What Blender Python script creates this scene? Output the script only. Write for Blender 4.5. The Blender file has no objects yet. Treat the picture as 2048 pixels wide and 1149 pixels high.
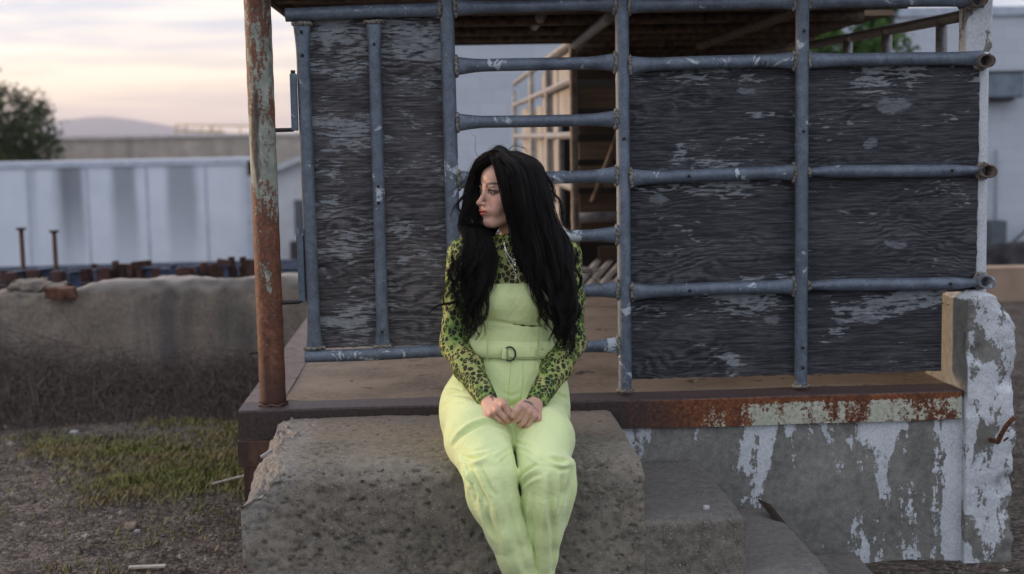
import bpy, math, random
import numpy as np
from mathutils import Vector, Matrix
R_ = math.radians
sc = bpy.context.scene

# ---------------------------------------------------------------- camera (50 mm, slightly pitched, rolled and yawed)
F_PX, CAM_Z = 2844.0, 1.5
_p, _r, _y = R_(6.036), R_(1.0756), R_(2.778)
FWD = np.array([math.sin(_y)*math.cos(_p), math.cos(_y)*math.cos(_p), -math.sin(_p)])
_rt = np.array([math.cos(_y), -math.sin(_y), 0.0]); _up = np.cross(_rt, FWD)
RT = _rt*math.cos(_r) - _up*math.sin(_r); UP = _up*math.cos(_r) + _rt*math.sin(_r)
CAM = np.array([0, 0, CAM_Z])
cd = bpy.data.cameras.new('camera'); cam = bpy.data.objects.new('camera', cd); sc.collection.objects.link(cam)
cam.matrix_world = Matrix(((RT[0], UP[0], -FWD[0], 0), (RT[1], UP[1], -FWD[1], 0), (RT[2], UP[2], -FWD[2], CAM_Z), (0, 0, 0, 1)))
cd.sensor_width = 36; cd.lens = 36*F_PX/2048; cd.clip_start = .05; cd.clip_end = 9000
cd.dof.use_dof = True; cd.dof.focus_distance = 4.42; cd.dof.aperture_fstop = 2.6
sc.camera = cam
sc.render.resolution_x, sc.render.resolution_y = 1024, 574
sc.view_settings.view_transform = 'Standard'; sc.view_settings.look = 'None'
sc.view_settings.exposure = .55; sc.view_settings.gamma = 1

def at(px, py, Y):            # photograph point -> world point on the plane y = Y (used to read off real positions)
    d = RT*(px-1024)/F_PX - UP*(py-574.5)/F_PX + FWD
    return CAM + d*Y/d[1]
def az(px, py, z):
    d = RT*(px-1024)/F_PX - UP*(py-574.5)/F_PX + FWD
    return CAM + d*(z-CAM_Z)/d[2]

# ---------------------------------------------------------------- sky and sun
SUN_AZ, SUN_EL = R_(-68), R_(7)           # azimuth from +Y towards +X: low, to the left and a little behind the dock
w = bpy.data.worlds.new('World'); sc.world = w; w.use_nodes = True
nt = w.node_tree; nt.nodes.clear()
def N(t, **k):
    n = nt.nodes.new(t)
    for a, b in k.items(): setattr(n, a, b)
    return n
def wm(op, a, b=None, c=None):
    n = N('ShaderNodeMath', operation=op)
    for i, v in enumerate((a, b, c)):
        if v is None: continue
        if isinstance(v, (int, float)): n.inputs[i].default_value = v
        else: nt.links.new(v, n.inputs[i])
    return n.outputs[0]
def wramp(fac, stops):
    n = N('ShaderNodeValToRGB'); r = n.color_ramp
    while len(r.elements) < len(stops): r.elements.new(.5)
    for e, (p, c) in zip(r.elements, stops): e.position = p; e.color = (*c, 1)
    nt.links.new(fac, n.inputs[0]); return n.outputs[0]
def wmix(f, a, b):
    n = N('ShaderNodeMix', data_type='RGBA')
    for i, v in ((0, f), (6, a), (7, b)):
        if isinstance(v, float): n.inputs[i].default_value = v
        else: nt.links.new(v, n.inputs[i])
    return n.outputs[2]
tc = N('ShaderNodeTexCoord'); sx = N('ShaderNodeSeparateXYZ'); nt.links.new(tc.outputs['Generated'], sx.inputs[0])
X, Y, Z = sx.outputs
sky = N('ShaderNodeTexSky', sky_type='NISHITA', sun_disc=False)
sky.sun_elevation = SUN_EL; sky.sun_rotation = SUN_AZ; sky.altitude = 1300; sky.dust_density = 2.0
sd = (math.sin(SUN_AZ), math.cos(SUN_AZ))
hz = wm('MULTIPLY_ADD', X, sd[0], wm('MULTIPLY', Y, sd[1]))             # towards the sunset: 1
tow = wm('MULTIPLY_ADD', hz, .5, .5)
mp = N('ShaderNodeMapping'); mp.inputs['Scale'].default_value = (5, 5, 48); nt.links.new(tc.outputs['Generated'], mp.inputs[0])
cn = N('ShaderNodeTexNoise'); cn.inputs['Scale'].default_value = 1.5; cn.inputs['Detail'].default_value = 6; cn.inputs['Roughness'].default_value = .52
cn.inputs['Distortion'].default_value = .5
nt.links.new(mp.outputs[0], cn.inputs[0])
near_sun = wramp(cn.outputs[0], [(.40, (.36, .34, .46)), (.47, (.60, .50, .54)), (.54, (.88, .70, .56)), (.62, (.95, .84, .70))])
warm_low = wramp(wm('MULTIPLY_ADD', cn.outputs[0], .030, wm('SUBTRACT', Z, .015)), [(.0, (.74, .50, .44)), (.018, (.82, .58, .48)), (.036, (.86, .66, .52)), (.054, (.84, .70, .58)), (.066, (.60, .55, .60)), (.084, (.46, .46, .57)), (.10, (.74, .66, .64)), (.2, (.55, .55, .66))])
near_sun = wmix(.55, near_sun, warm_low)
away = wramp(cn.outputs[0], [(.35, (.30, .37, .51)), (.65, (.45, .52, .66))])
grad = wramp(tow, [(.40, (0, 0, 0)), (.74, (1, 1, 1))])
cloud = wmix(grad, away, near_sun)
high = wramp(Z, [(.10, (0, 0, 0)), (.45, (1, 1, 1))])
cloud = wmix(high, cloud, wramp(cn.outputs[0], [(.35, (.62, .62, .70)), (.65, (.82, .80, .84))]))
b1 = N('ShaderNodeBackground'); nt.links.new(sky.outputs[0], b1.inputs[0]); b1.inputs[1].default_value = .05
b2 = N('ShaderNodeBackground'); nt.links.new(cloud, b2.inputs[0]); b2.inputs[1].default_value = .92
ad = N('ShaderNodeAddShader'); nt.links.new(b1.outputs[0], ad.inputs[0]); nt.links.new(b2.outputs[0], ad.inputs[1])
wo = N('ShaderNodeOutputWorld'); nt.links.new(ad.outputs[0], wo.inputs[0])
ld = bpy.data.lights.new('sun', 'SUN'); ld.energy = 2.0; ld.angle = R_(14); ld.color = (1.0, .66, .38)
sun = bpy.data.objects.new('sun', ld); sc.collection.objects.link(sun)
sun.rotation_euler = Vector((math.sin(SUN_AZ)*math.cos(SUN_EL), math.cos(SUN_AZ)*math.cos(SUN_EL), math.sin(SUN_EL))).to_track_quat('Z', 'Y').to_euler()
sun.location = (-6, 3, 5)

# ---------------------------------------------------------------- object helpers
rng = np.random.default_rng(7); random.seed(7)
ORG = {}
def tag(o, label=None, cat=None, group=None, kind=None):
    for k, v in (('label', label), ('category', cat), ('group', group), ('kind', kind)):
        if v: o[k] = v
    return o
def thing(name, loc, label, cat, group=None):
    o = bpy.data.objects.new(name, None); sc.collection.objects.link(o)
    o.location = [float(v) for v in loc]; o.empty_display_size = .1
    ORG[o.name] = np.array(loc, float)
    return tag(o, label, cat, group)
class MB:                      # collects quads/tris, world coordinates
    def __init__(s): s.v = []; s.f = []; s.n = 0; s.sm = []
    def add(s, v, f, smooth=False):
        v = np.asarray(v, float); s.v.append(v); s.f += [tuple(int(i)+s.n for i in q) for q in f]
        s.sm += [smooth]*len(f); s.n += len(v); return s
    def box(s, lo, hi, rot=0, tilt=None, cuts=0):
        lo = np.array(lo, float); hi = np.array(hi, float); c = (lo+hi)/2; h = (hi-lo)/2
        v = np.array([(x, y, z) for z in (-1, 1) for y in (-1, 1) for x in (-1, 1)], float)*h
        if tilt is not None: v = v @ np.array(tilt).T
        if rot: ca, sa = math.cos(rot), math.sin(rot); v = v @ np.array([[ca, sa, 0], [-sa, ca, 0], [0, 0, 1]])
        return s.add(v+c, [(0, 2, 3, 1), (4, 5, 7, 6), (0, 1, 5, 4), (2, 6, 7, 3), (0, 4, 6, 2), (1, 3, 7, 5)])
    def tube(s, pts, r, seg=14, cap=True, r2=None, up=(0, 0, 1), smooth=True):
        # r: radius across 'up', r2: radius along 'up' (both per point or constant)
        P = np.asarray(pts, float); n = len(P); r = np.broadcast_to(np.asarray(r, float), (n,))
        q = r if r2 is None else np.broadcast_to(np.asarray(r2, float), (n,))
        T = np.gradient(P, axis=0); T /= np.linalg.norm(T, axis=1)[:, None]+1e-12
        u0 = np.array(up, float)
        if abs(T[0] @ u0) > .95: u0 = np.array([1., 0, 0])
        vs = []
        U = u0-(u0 @ T[0])*T[0]; U /= np.linalg.norm(U)
        a = np.arange(seg)*2*math.pi/seg
        for i in range(n):
            U = U-(U @ T[i])*T[i]; U /= np.linalg.norm(U); S = np.cross(T[i], U)
            vs.append(P[i]+np.outer(np.cos(a)*r[i], S)+np.outer(np.sin(a)*q[i], U))
        v = np.concatenate(vs); f = []
        for i in range(n-1):
            for j in range(seg):
                k = (j+1) % seg; f.append((i*seg+j, i*seg+k, (i+1)*seg+k, (i+1)*seg+j))
        if cap: f += [tuple(range(seg-1, -1, -1)), tuple((n-1)*seg+j for j in range(seg))]
        return s.add(v, f, smooth)
def link(name, mesh, mat, parent=None, origin=None):
    o = bpy.data.objects.new(name, mesh)
    if mat is not None: mesh.materials.append(mat)
    sc.collection.objects.link(o)
    return o
def obj(name, mb, mat, parent=None, origin=None, bevel=0, label=None):
    if isinstance(mb, MB): v = np.concatenate(mb.v); f = mb.f; sm = mb.sm
    else: v, f, sm = mb
    base = np.zeros(3)
    if parent is not None: base = ORG[parent.name]
    elif origin is not None: base = np.array(origin, float)
    me = bpy.data.meshes.new(name)
    if isinstance(f, np.ndarray):
        k = f.shape[1]; me.vertices.add(len(v)); me.vertices.foreach_set('co', (v-base).astype(np.float32).ravel())
        me.loops.add(f.size); me.loops.foreach_set('vertex_index', f.astype(np.int32).ravel())
        me.polygons.add(len(f)); me.polygons.foreach_set('loop_start', np.arange(0, f.size, k, dtype=np.int32))
        me.update(calc_edges=True); me.validate()
    else:
        me.from_pydata((v-base).tolist(), [], f); me.update()
    if isinstance(sm, bool): me.polygons.foreach_set('use_smooth', [sm]*len(me.polygons))
    else: me.polygons.foreach_set('use_smooth', sm)
    me.update()
    o = link(name, me, mat)
    o.location = base if parent is None else (0, 0, 0)
    if parent is not None: o.parent = parent; ORG[o.name] = base.copy()
    else: ORG[o.name] = base
    if bevel:
        m = o.modifiers.new('bevel', 'BEVEL'); m.width = bevel; m.segments = 2; m.limit_method = 'ANGLE'; m.angle_limit = R_(40)
        m.harden_normals = False
    if label: o['label'] = label
    return o
def struct(name, mb, mat, origin=(0, 0, 0), kind='structure'):
    o = obj(name, mb, mat, origin=origin); o['kind'] = kind; return o

# value noise on numpy (for sculpting real geometry)
_PT = rng.random((64, 64, 64)).astype(np.float32)
def vnoise(p):
    p = np.asarray(p); i = np.floor(p).astype(int); f = p-i; f = f*f*(3-2*f); i &= 63; j = (i+1) & 63
    x0, y0, z0 = i[..., 0], i[..., 1], i[..., 2]; x1, y1, z1 = j[..., 0], j[..., 1], j[..., 2]
    fx, fy, fz = f[..., 0], f[..., 1], f[..., 2]
    a = _PT[x0, y0, z0]*(1-fx)+_PT[x1, y0, z0]*fx; b = _PT[x0, y1, z0]*(1-fx)+_PT[x1, y1, z0]*fx
    c = _PT[x0, y0, z1]*(1-fx)+_PT[x1, y0, z1]*fx; d = _PT[x0, y1, z1]*(1-fx)+_PT[x1, y1, z1]*fx
    return (a*(1-fy)+b*fy)*(1-fz)+(c*(1-fy)+d*fy)*fz-.5
def fbm(p, oct=4):
    s = 0; a = 1
    for k in range(oct): s = s+a*vnoise(p*(2**k)+k*17.3); a *= .5
    return s

# ---------------------------------------------------------------- materials (all procedural)
class Mat:
    def __init__(s, name, rough=.7, metal=0, spec=.3):
        s.m = bpy.data.materials.new(name); s.m.use_nodes = True; s.t = s.m.node_tree
        s.b = s.t.nodes['Principled BSDF']; s.set('Roughness', rough); s.set('Metallic', metal); s.set('Specular IOR Level', spec)
        s.co = s.n('ShaderNodeTexCoord').outputs['Object']
    def n(s, t, **k):
        n = s.t.nodes.new(t)
        for a, b in k.items(): setattr(n, a, b)
        return n
    def put(s, sock, v):
        if isinstance(v, bpy.types.NodeSocket): s.t.links.new(v, sock)
        elif isinstance(v, (tuple, list)): sock.default_value = (*v, 1) if len(v) == 3 and sock.type == 'RGBA' else v
        else: sock.default_value = v
    def set(s, name, v): s.put(s.b.inputs[name], v); return s
    def map(s, scale=(1, 1, 1), loc=(0, 0, 0), rot=(0, 0, 0), src=None):
        n = s.n('ShaderNodeMapping'); s.put(n.inputs[0], src or s.co); n.inputs['Scale'].default_value = scale
        n.inputs['Location'].default_value = loc; n.inputs['Rotation'].default_value = rot; return n.outputs[0]
    def noise(s, scale, detail=4, rough=.55, dist=0, co=None, col=False):
        n = s.n('ShaderNodeTexNoise'); s.put(n.inputs['Vector'], co or s.co); n.inputs['Scale'].default_value = scale
        n.inputs['Detail'].default_value = detail; n.inputs['Roughness'].default_value = rough; n.inputs['Distortion'].default_value = dist
        return n.outputs[1 if col else 0]
    def vor(s, scale, feature='F1', co=None, rand=1, out='Distance'):
        n = s.n('ShaderNodeTexVoronoi', feature=feature); s.put(n.inputs['Vector'], co or s.co); n.inputs['Scale'].default_value = scale
        n.inputs['Randomness'].default_value = rand; return n.outputs[out]
    def wave(s, scale, dist, detail=2, dscale=1, co=None, dir='Z'):
        n = s.n('ShaderNodeTexWave', bands_direction=dir); s.put(n.inputs['Vector'], co or s.co); n.inputs['Scale'].default_value = scale
        n.inputs['Distortion'].default_value = dist; n.inputs['Detail'].default_value = detail; n.inputs['Detail Scale'].default_value = dscale
        return n.outputs[1]
    def ma(s, op, a, b=0, c=0, clamp=False):
        n = s.n('ShaderNodeMath', operation=op, use_clamp=clamp); s.put(n.inputs[0], a); s.put(n.inputs[1], b); s.put(n.inputs[2], c); return n.outputs[0]
    def ramp(s, f, stops, interp='LINEAR'):
        n = s.n('ShaderNodeValToRGB'); r = n.color_ramp; r.interpolation = interp
        while len(r.elements) < len(stops): r.elements.new(.5)
        for e, (p, c) in zip(r.elements, stops):
            e.position = p; e.color = (c, c, c, 1) if isinstance(c, (int, float)) else (*c, 1)
        s.put(n.inputs[0], f); return n.outputs[0]
    def step(s, f, a, b): return s.n2(f, a, b)
    def n2(s, f, a, b):
        n = s.n('ShaderNodeMapRange', interpolation_type='SMOOTHSTEP'); s.put(n.inputs[0], f); n.inputs[1].default_value = a; n.inputs[2].default_value = b; return n.outputs[0]
    def mix(s, f, a, b, mode='MIX'):
        n = s.n('ShaderNodeMix', data_type='RGBA', blend_type=mode); s.put(n.inputs[0], f); s.put(n.inputs[6], a); s.put(n.inputs[7], b); return n.outputs[2]
    def xyz(s, src=None):
        n = s.n('ShaderNodeSeparateXYZ'); s.put(n.inputs[0], src or s.co); return n.outputs
    def attr(s, name): n = s.n('ShaderNodeAttribute', attribute_name=name); return n.outputs['Color']
    def attrf(s, name): n = s.n('ShaderNodeAttribute', attribute_name=name); return n.outputs['Fac']
    def bump(s, h, strength=.5, dist=.01, prev=None):
        n = s.n('ShaderNodeBump'); n.inputs['Strength'].default_value = strength; n.inputs['Distance'].default_value = dist
        s.put(n.inputs['Height'], h)
        if prev is not None: s.put(n.inputs['Normal'], prev)
        s.t.links.new(n.outputs[0], s.b.inputs['Normal']); return n.outputs[0]
    def col(s, v): return s.set('Base Color', v)

def plain(name, col, var=.15, scale=8, rough=.7, metal=0, bump=.0, dscale=60):
    m = Mat(name, rough, metal); f = m.noise(scale, 5)
    lo = tuple(c*(1-var*1.6) for c in col); hi = tuple(min(1, c*(1+var*1.6)) for c in col)
    m.col(m.ramp(f, [(.3, lo), (.7, hi)]))
    if bump: m.bump(m.noise(dscale, 4), bump, .004)
    return m.m

def mat_galv(name='galvanized_pipe', base=(.132, .166, .212), rustz=None):
    m = Mat(name, .48, .25, .45)
    a = m.noise(30, 5, .6); b = m.noise(140, 3, .6); st = m.noise(9, 4, .6, co=m.map((1, 1, .25)))
    c = m.ramp(m.ma('MULTIPLY_ADD', a, .6, m.ma('MULTIPLY', b, .4)), [(.36, tuple(v*.66 for v in base)), (.5, base), (.66, tuple(v*1.45 for v in base))])
    c = m.mix(m.n2(st, .40, .70), m.mix(1.0, c, (.8, .8, .82), 'MULTIPLY'), c)
    # flakes of pale paint
    pf = m.ma('ADD', m.noise(13, 6, .7, .6), m.ma('MULTIPLY', m.noise(4.2, 2), .55))
    pm = m.n2(pf, .905, .935); c = m.mix(pm, c, (.42, .47, .52))
    # rusty freckles
    rf = m.n2(m.noise(46, 5, .7), .685, .72); c = m.mix(rf, c, (.05, .03, .022))
    m.col(c); m.set('Metallic', m.ma('MULTIPLY', m.ma('SUBTRACT', 1, pm, clamp=True), .25))
    m.set('Roughness', m.ramp(a, [(.3, .4), (.7, .62)]))
    m.bump(m.ma('ADD', m.ma('MULTIPLY', b, .4), m.ma('ADD', a, m.ma('MULTIPLY', pm, .5))), .28, .003)
    return m.m
def mat_weld():
    m = Mat('weld', .7, .1, .3)
    a = m.noise(120, 4, .7)
    m.col(m.ramp(a, [(.32, (.03, .025, .022)), (.45, (.12, .09, .06)), (.56, (.30, .31, .30)), (.7, (.12, .14, .17))]))
    m.bump(m.noise(260, 3), .8, .003); return m.m
def mat_post():
    m = Mat('rusty_paint', .6, 0, .35)
    z = m.xyz()[2]
    st = m.map((1, 1, .22))
    a = m.noise(26, 7, .68, .3, co=st); b = m.noise(60, 5, .65); c3 = m.noise(3.4, 3, .5, co=m.map((1, 1, .5)))
    paint = m.ramp(m.noise(24, 5), [(.3, (.16, .19, .17)), (.55, (.28, .31, .27)), (.75, (.40, .42, .37))])
    rust = m.ramp(m.ma('MULTIPLY_ADD', b, .6, m.ma('MULTIPLY', a, .4)), [(.34, (.035, .017, .013)), (.46, (.10, .040, .025)), (.58, (.17, .072, .042)), (.70, (.27, .15, .095))])
    k = m.ma('ADD', m.ma('MULTIPLY', a, .55), m.ma('ADD', m.ma('MULTIPLY', b, .25), m.ma('MULTIPLY', c3, .40)))
    k = m.ma('ADD', k, m.n2(z, .62, .05)) if False else m.ma('ADD', k, m.ma('MULTIPLY', m.ma('SUBTRACT', 1, m.n2(z, .05, 1.1)), .13))
    f = m.n2(m.ma('MULTIPLY_ADD', m.noise(150, 4, .7), .16, k), .675, .715)
    c = m.mix(f, paint, rust)
    dark = m.n2(m.noise(5.5, 5, .6, .4, co=m.map((1.6, 1.6, .35), (3, 1, 2))), .60, .66)
    c = m.mix(m.ma('MULTIPLY', dark, .8), c, (.035, .022, .018))
    low = m.ma('SUBTRACT', 1, m.n2(m.ma('ADD', z, m.ma('MULTIPLY', a, .10)), .08, .26))
    c = m.mix(m.ma('MULTIPLY', low, .85), c, (.055, .026, .02))
    m.col(c); m.bump(m.ma('ADD', m.ma('MULTIPLY', f, .5), b), .5, .003); return m.m
def mat_ply(name, knots, topz, seed=0, amt=0.0, tone=(.80, .83, .88), fs=1.0):
    """weathered plywood: horizontal grain, football patches (knots), flaking pale paint under the rails"""
    m = Mat(name, .82, 0, .2)
    x, y, z = m.xyz()
    co = m.map((1, 1, 1), (seed*3.1, 0, seed*1.7))
    warp = m.noise(2.6, 4, .55, 0, co=m.map((.9, 1, 2.2), (seed, 0, seed)))
    g1 = m.noise(1, 8, .68, co=m.map((7, 7, 150), (seed, 1, 2)))
    # cathedral grain
    zz = m.ma('MULTIPLY_ADD', warp, .34, z)
    cz = m.n('ShaderNodeCombineXYZ'); m.put(cz.inputs[0], m.ma('MULTIPLY', x, .35)); m.put(cz.inputs[2], zz)
    cat = m.wave(13, 2.2, 5, 2.0, co=cz.outputs[0])
    fine = m.noise(1, 6, .75, co=m.map((16, 24, 330), (seed, 4, 1)))
    big = m.noise(3.1, 4, .5, co=m.map((.8, 1, 1.8), (seed*2, 3, 5)))
    wood = m.ramp(m.ma('ADD', m.ma('MULTIPLY', g1, .42), m.ma('ADD', m.ma('MULTIPLY', fine, .48), m.ma('MULTIPLY', m.ma('MULTIPLY_ADD', m.ma('SUBTRACT', cat, .5), m.n2(m.noise(2.2, 3, co=m.map((.7, 1, 1.4), (seed, 5, 9))), .45, .60), .5), .10))),
                  [(.38, (.012, .012, .014)), (.465, (.036, .037, .042)), (.53, (.070, .071, .078)), (.62, (.130, .132, .142))])
    wood = m.mix(1.0, wood, tone, 'MULTIPLY')
    wood = m.mix(m.n2(big, .40, .68), wood, m.mix(1.0, wood, (1.40, 1.34, 1.28), 'MULTIPLY'))
    # paint flakes follow the grain
    pgr = m.noise(1, 7, .72, .25, co=m.map((15*fs, 9, 112*fs), (seed*5, 3, 7))); pn = m.ma('ADD', m.ma('MULTIPLY', pgr, .46), m.ma('ADD', m.ma('MULTIPLY', fine, .10), m.ma('MULTIPLY', cat, .04)))
    pbig = m.noise(4.4, 4, .62, .5, co=m.map((.7, 1, 1.7), (seed*1.3+8, 2, seed)))
    pn = m.ma('ADD', pn, m.ma('MULTIPLY', pbig, .62))
    thr = m.ma('ADD', pn, amt+.055)
    for (tz, h, s_) in topz:               # more paint survives sheltered under each rail
        band = m.ma('SUBTRACT', 1, m.n2(m.ma('ABSOLUTE', m.ma('SUBTRACT', z, tz-h*.25)), h*.2, h))
        thr = m.ma('MULTIPLY_ADD', band, s_, thr)
    pm = m.n2(thr, .735, .765)
    kn = None; pbig0 = m.noise(14, 3)
    for (kx, kz, rx, rz) in knots:
        dx = m.ma('MULTIPLY', m.ma('SUBTRACT', m.ma('MULTIPLY_ADD', big, .10, x), kx+.05), 1/rx); dz = m.ma('MULTIPLY', m.ma('SUBTRACT', m.ma('MULTIPLY_ADD', pbig0, .05, z), kz+.025), 1/rz)
        d = m.ma('ADD', m.ma('MULTIPLY', dx, dx), m.ma('MULTIPLY', dz, dz))
        d = m.ma('ADD', d, m.ma('MULTIPLY', m.ma('SUBTRACT', g1, .5), 2.6))
        k = m.ma('SUBTRACT', 1, m.n2(d, .75, 1.05))
        kn = k if kn is None else m.ma('MAXIMUM', kn, k)
    paint = m.ramp(m.noise(40, 4), [(.3, (.19, .21, .235)), (.7, (.36, .39, .42))])
    c = m.mix(m.ma('MULTIPLY', pm, .82), wood, paint)
    if kn is not None:
        kc = m.ramp(m.noise(1, 6, .8, co=m.map((30, 30, 190))), [(.40, (.085, .09, .10)), (.56, (.25, .275, .31))])
        c = m.mix(m.ma('MULTIPLY', kn, .62), c, kc)
    m.col(c)
    m.bump(m.ma('ADD', m.ma('ADD', g1, fine), m.ma('MULTIPLY', pm, .35)), .55, .0035)
    return m.m
def mat_concrete(name, base, agg=0, dark=.45, bump=.5, warmth=None, pits=True, aggscale=55):
    m = Mat(name, .88, 0, .2)
    a = m.noise(3.2, 6, .6); b = m.noise(42, 6, .7); g = m.noise(240, 4, .8)
    k = m.ma('ADD', m.ma('MULTIPLY', a, .35), m.ma('ADD', m.ma('MULTIPLY', b, .4), m.ma('MULTIPLY', g, .25)))
    c = m.ramp(k, [(.38, tuple(v*dark for v in base)), (.5, base), (.62, tuple(v*1.5 for v in base))])
    h = m.ma('ADD', b, m.ma('MULTIPLY', g, .7))
    if agg:
        wp = m.n('ShaderNodeVectorMath', operation='ADD'); m.put(wp.inputs[0], m.co)
        sc_ = m.n('ShaderNodeVectorMath', operation='SCALE'); m.put(sc_.inputs[0], m.noise(34, 2, col=True)); sc_.inputs['Scale'].default_value = .018
        m.put(wp.inputs[1], sc_.outputs[0])
        for scl, th, col_, seed in ((aggscale, .30, ((.10, .115, .14), (.36, .34, .31)), 0), (aggscale*2.3, .33, ((.06, .066, .08), (.48, .43, .36)), 3)):
            cc = m.map((1, 1, 1), (seed, seed, 0), src=wp.outputs[0])
            d = m.vor(scl, co=cc); rc = m.vor(scl, co=cc, out='Color')
            rs = m.n('ShaderNodeSeparateColor'); m.put(rs.inputs[0], rc)
            near = m.ma('MULTIPLY', m.ma('SUBTRACT', 1, m.n2(d, th*.75, th)), m.n2(rs.outputs[0], 1-agg*.9, 1-agg*.9+.02))
            cc2 = m.mix(rs.outputs[1], *col_)
            c = m.mix(m.ma('MULTIPLY', near, .88), c, cc2); h = m.ma('ADD', h, m.ma('MULTIPLY', near, .35))
    if pits:
        d = m.vor(46, co=m.map((1, 1, 1), (7, 2, 4))); n3 = m.noise(90, 3)
        pit = m.ma('SUBTRACT', 1, m.n2(m.ma('ADD', d, m.ma('MULTIPLY', n3, .22)), .17, .22))
        pit = m.ma('MULTIPLY', pit, m.n2(m.noise(7, 3), .45, .58))
        c = m.mix(m.ma('MULTIPLY', pit, .35), c, tuple(v*.22 for v in base)); h = m.ma('SUBTRACT', h, m.ma('MULTIPLY', pit, 1.2))
    m.base = c
    m.col(c); m.bump(h, bump, .006)
    return m
def mat_peel(name, amount=.5, drip=False, coarse=1.0):
    """white paint peeling off grey concrete"""
    m = mat_concrete(name, (.195, .195, .18), 0, .55, .4)
    x, y, z = m.xyz()
    if drip:
        st = m.map((1, 1, .24)); k = m.noise(7.5, 8, .66, .35, co=st); k2 = m.noise(26, 5, .7, .5)
        k3 = m.noise(1.5, 3, .5, co=m.map((1.4, 1, .5), (0.35, 0, .2)))
        s = m.ma('ADD', m.ma('MULTIPLY', k, .62), m.ma('ADD', m.ma('MULTIPLY', k2, .16), m.ma('MULTIPLY', k3, .42)))
        right = m.n2(x, 1.6, 2.6); top = m.n2(z, .30, .50)
        s = m.ma('ADD', s, m.ma('ADD', m.ma('MULTIPLY', right, .050), m.ma('MULTIPLY', top, .070)))
        s = m.ma('SUBTRACT', s, m.ma('MULTIPLY', m.ma('SUBTRACT', 1, m.n2(x, 1.42, 1.85)), .10))
        s = m.ma('MULTIPLY_ADD', m.noise(85, 4, .72), .10, s); s = m.ma('MULTIPLY_ADD', m.noise(16, 5, .7, .4, co=m.map((1, 1, .4), (4, 0, 2))), .16, s); pm = m.n2(s, .764, .773)
    else:
        k = m.noise(7*coarse, 8, .62, .4, co=m.map((1.25, 1.25, .62))); k2 = m.noise(34, 5, .7)
        s = m.ma('ADD', m.ma('MULTIPLY', k, .8), m.ma('MULTIPLY', k2, .2))
        s = m.ma('ADD', s, m.ma('MULTIPLY', m.ma('SUBTRACT', m.noise(110, 4, .7), .5), .12)); pm = m.ma('MULTIPLY', m.n2(s, 1-amount-.006, 1-amount+.006), m.ma('MAXIMUM', m.n2(x, -.076, -.070), m.ma('SUBTRACT', 1, m.n2(z, .56, .60))) if coarse < 1 else 1.0)
    paint = m.ramp(m.ma('ADD', m.ma('MULTIPLY', m.noise(120, 4, .7), .6), m.ma('MULTIPLY', m.noise(6, 4), .4)), [(.35, (.34, .37, .41)), (.5, (.53, .57, .61)), (.66, (.66, .69, .73))])
    c = m.mix(pm, m.base, paint)
    if drip:                                # rust runs and green-brown damp below the beam
        rn = m.noise(11, 4, .6, co=m.map((1, 1, .10), (1.5, 0, 0)))
        rt = m.ma('MULTIPLY', m.n2(m.ma('ADD', rn, m.ma('MULTIPLY', z, .35)), .72, .82), m.n2(x, 2.0, 2.2))
        c = m.mix(m.ma('MULTIPLY', rt, .7), c, (.15, .085, .04))
    m.col(c)
    m.bump(m.ma('ADD', m.ma('MULTIPLY', pm, 1.2), m.ma('MULTIPLY', m.noise(150, 4, .7), .8)), .6, .004)
    m.set('Roughness', .75)
    return m.m
def mat_beam():
    m = Mat('rusted_painted_steel', .6, 0, .35)
    x, y, z = m.xyz()
    a = m.noise(9, 7, .68, .4, co=m.map((1, 1, .5))); b = m.noise(75, 5, .7)
    rust = m.ramp(m.ma('MULTIPLY_ADD', a, .4, m.ma('MULTIPLY', b, .6)), [(.36, (.03, .012, .008)), (.5, (.13, .042, .016)), (.62, (.27, .10, .032))])
    paint = m.ramp(b, [(.3, (.26, .28, .22)), (.65, (.50, .51, .42))])
    right = m.n2(x, 1.15, 2.0)             # the paint survives towards the right end (x measured from the corner)
    k = m.ma('ADD', m.ma('ADD', m.ma('MULTIPLY', a, .55), m.ma('MULTIPLY', m.ma('MULTIPLY_ADD', m.noise(130, 4, .75), .5, m.ma('MULTIPLY', b, .5)), .55)), m.ma('MULTIPLY', right, .20))
    edge = m.n2(m.ma('ADD', z, m.ma('MULTIPLY', a, .05)), .012, -.012)
    top = m.n2(z, -.030, -.006); k = m.ma('SUBTRACT', k, m.ma('MULTIPLY', top, .22))
    k = m.ma('ADD', k, m.ma('MULTIPLY', m.ma('SUBTRACT', m.noise(7, 4, .6, co=m.map((1, 1, .12))), .5), .35)); f = m.n2(k, .735, .765)
    c = m.mix(f, rust, paint)
    dk = m.ramp(b, [(.35, (.022, .016, .016)), (.65, (.062, .042, .040))])
    c = m.mix(m.ma('SUBTRACT', 1, m.n2(m.ma('ADD', x, m.ma('MULTIPLY', a, .5)), 1.5, 1.9)), c, dk)   # dark, soot-coloured left half
    ty = m.n2(z, -.006, -.002); c = m.mix(ty, c, m.ramp(b, [(.35, (.030, .020, .022)), (.65, (.085, .060, .062))]))
    m.col(c); m.bump(m.ma('ADD', m.ma('MULTIPLY', f, .6), b), .4, .003); return m.m
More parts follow.
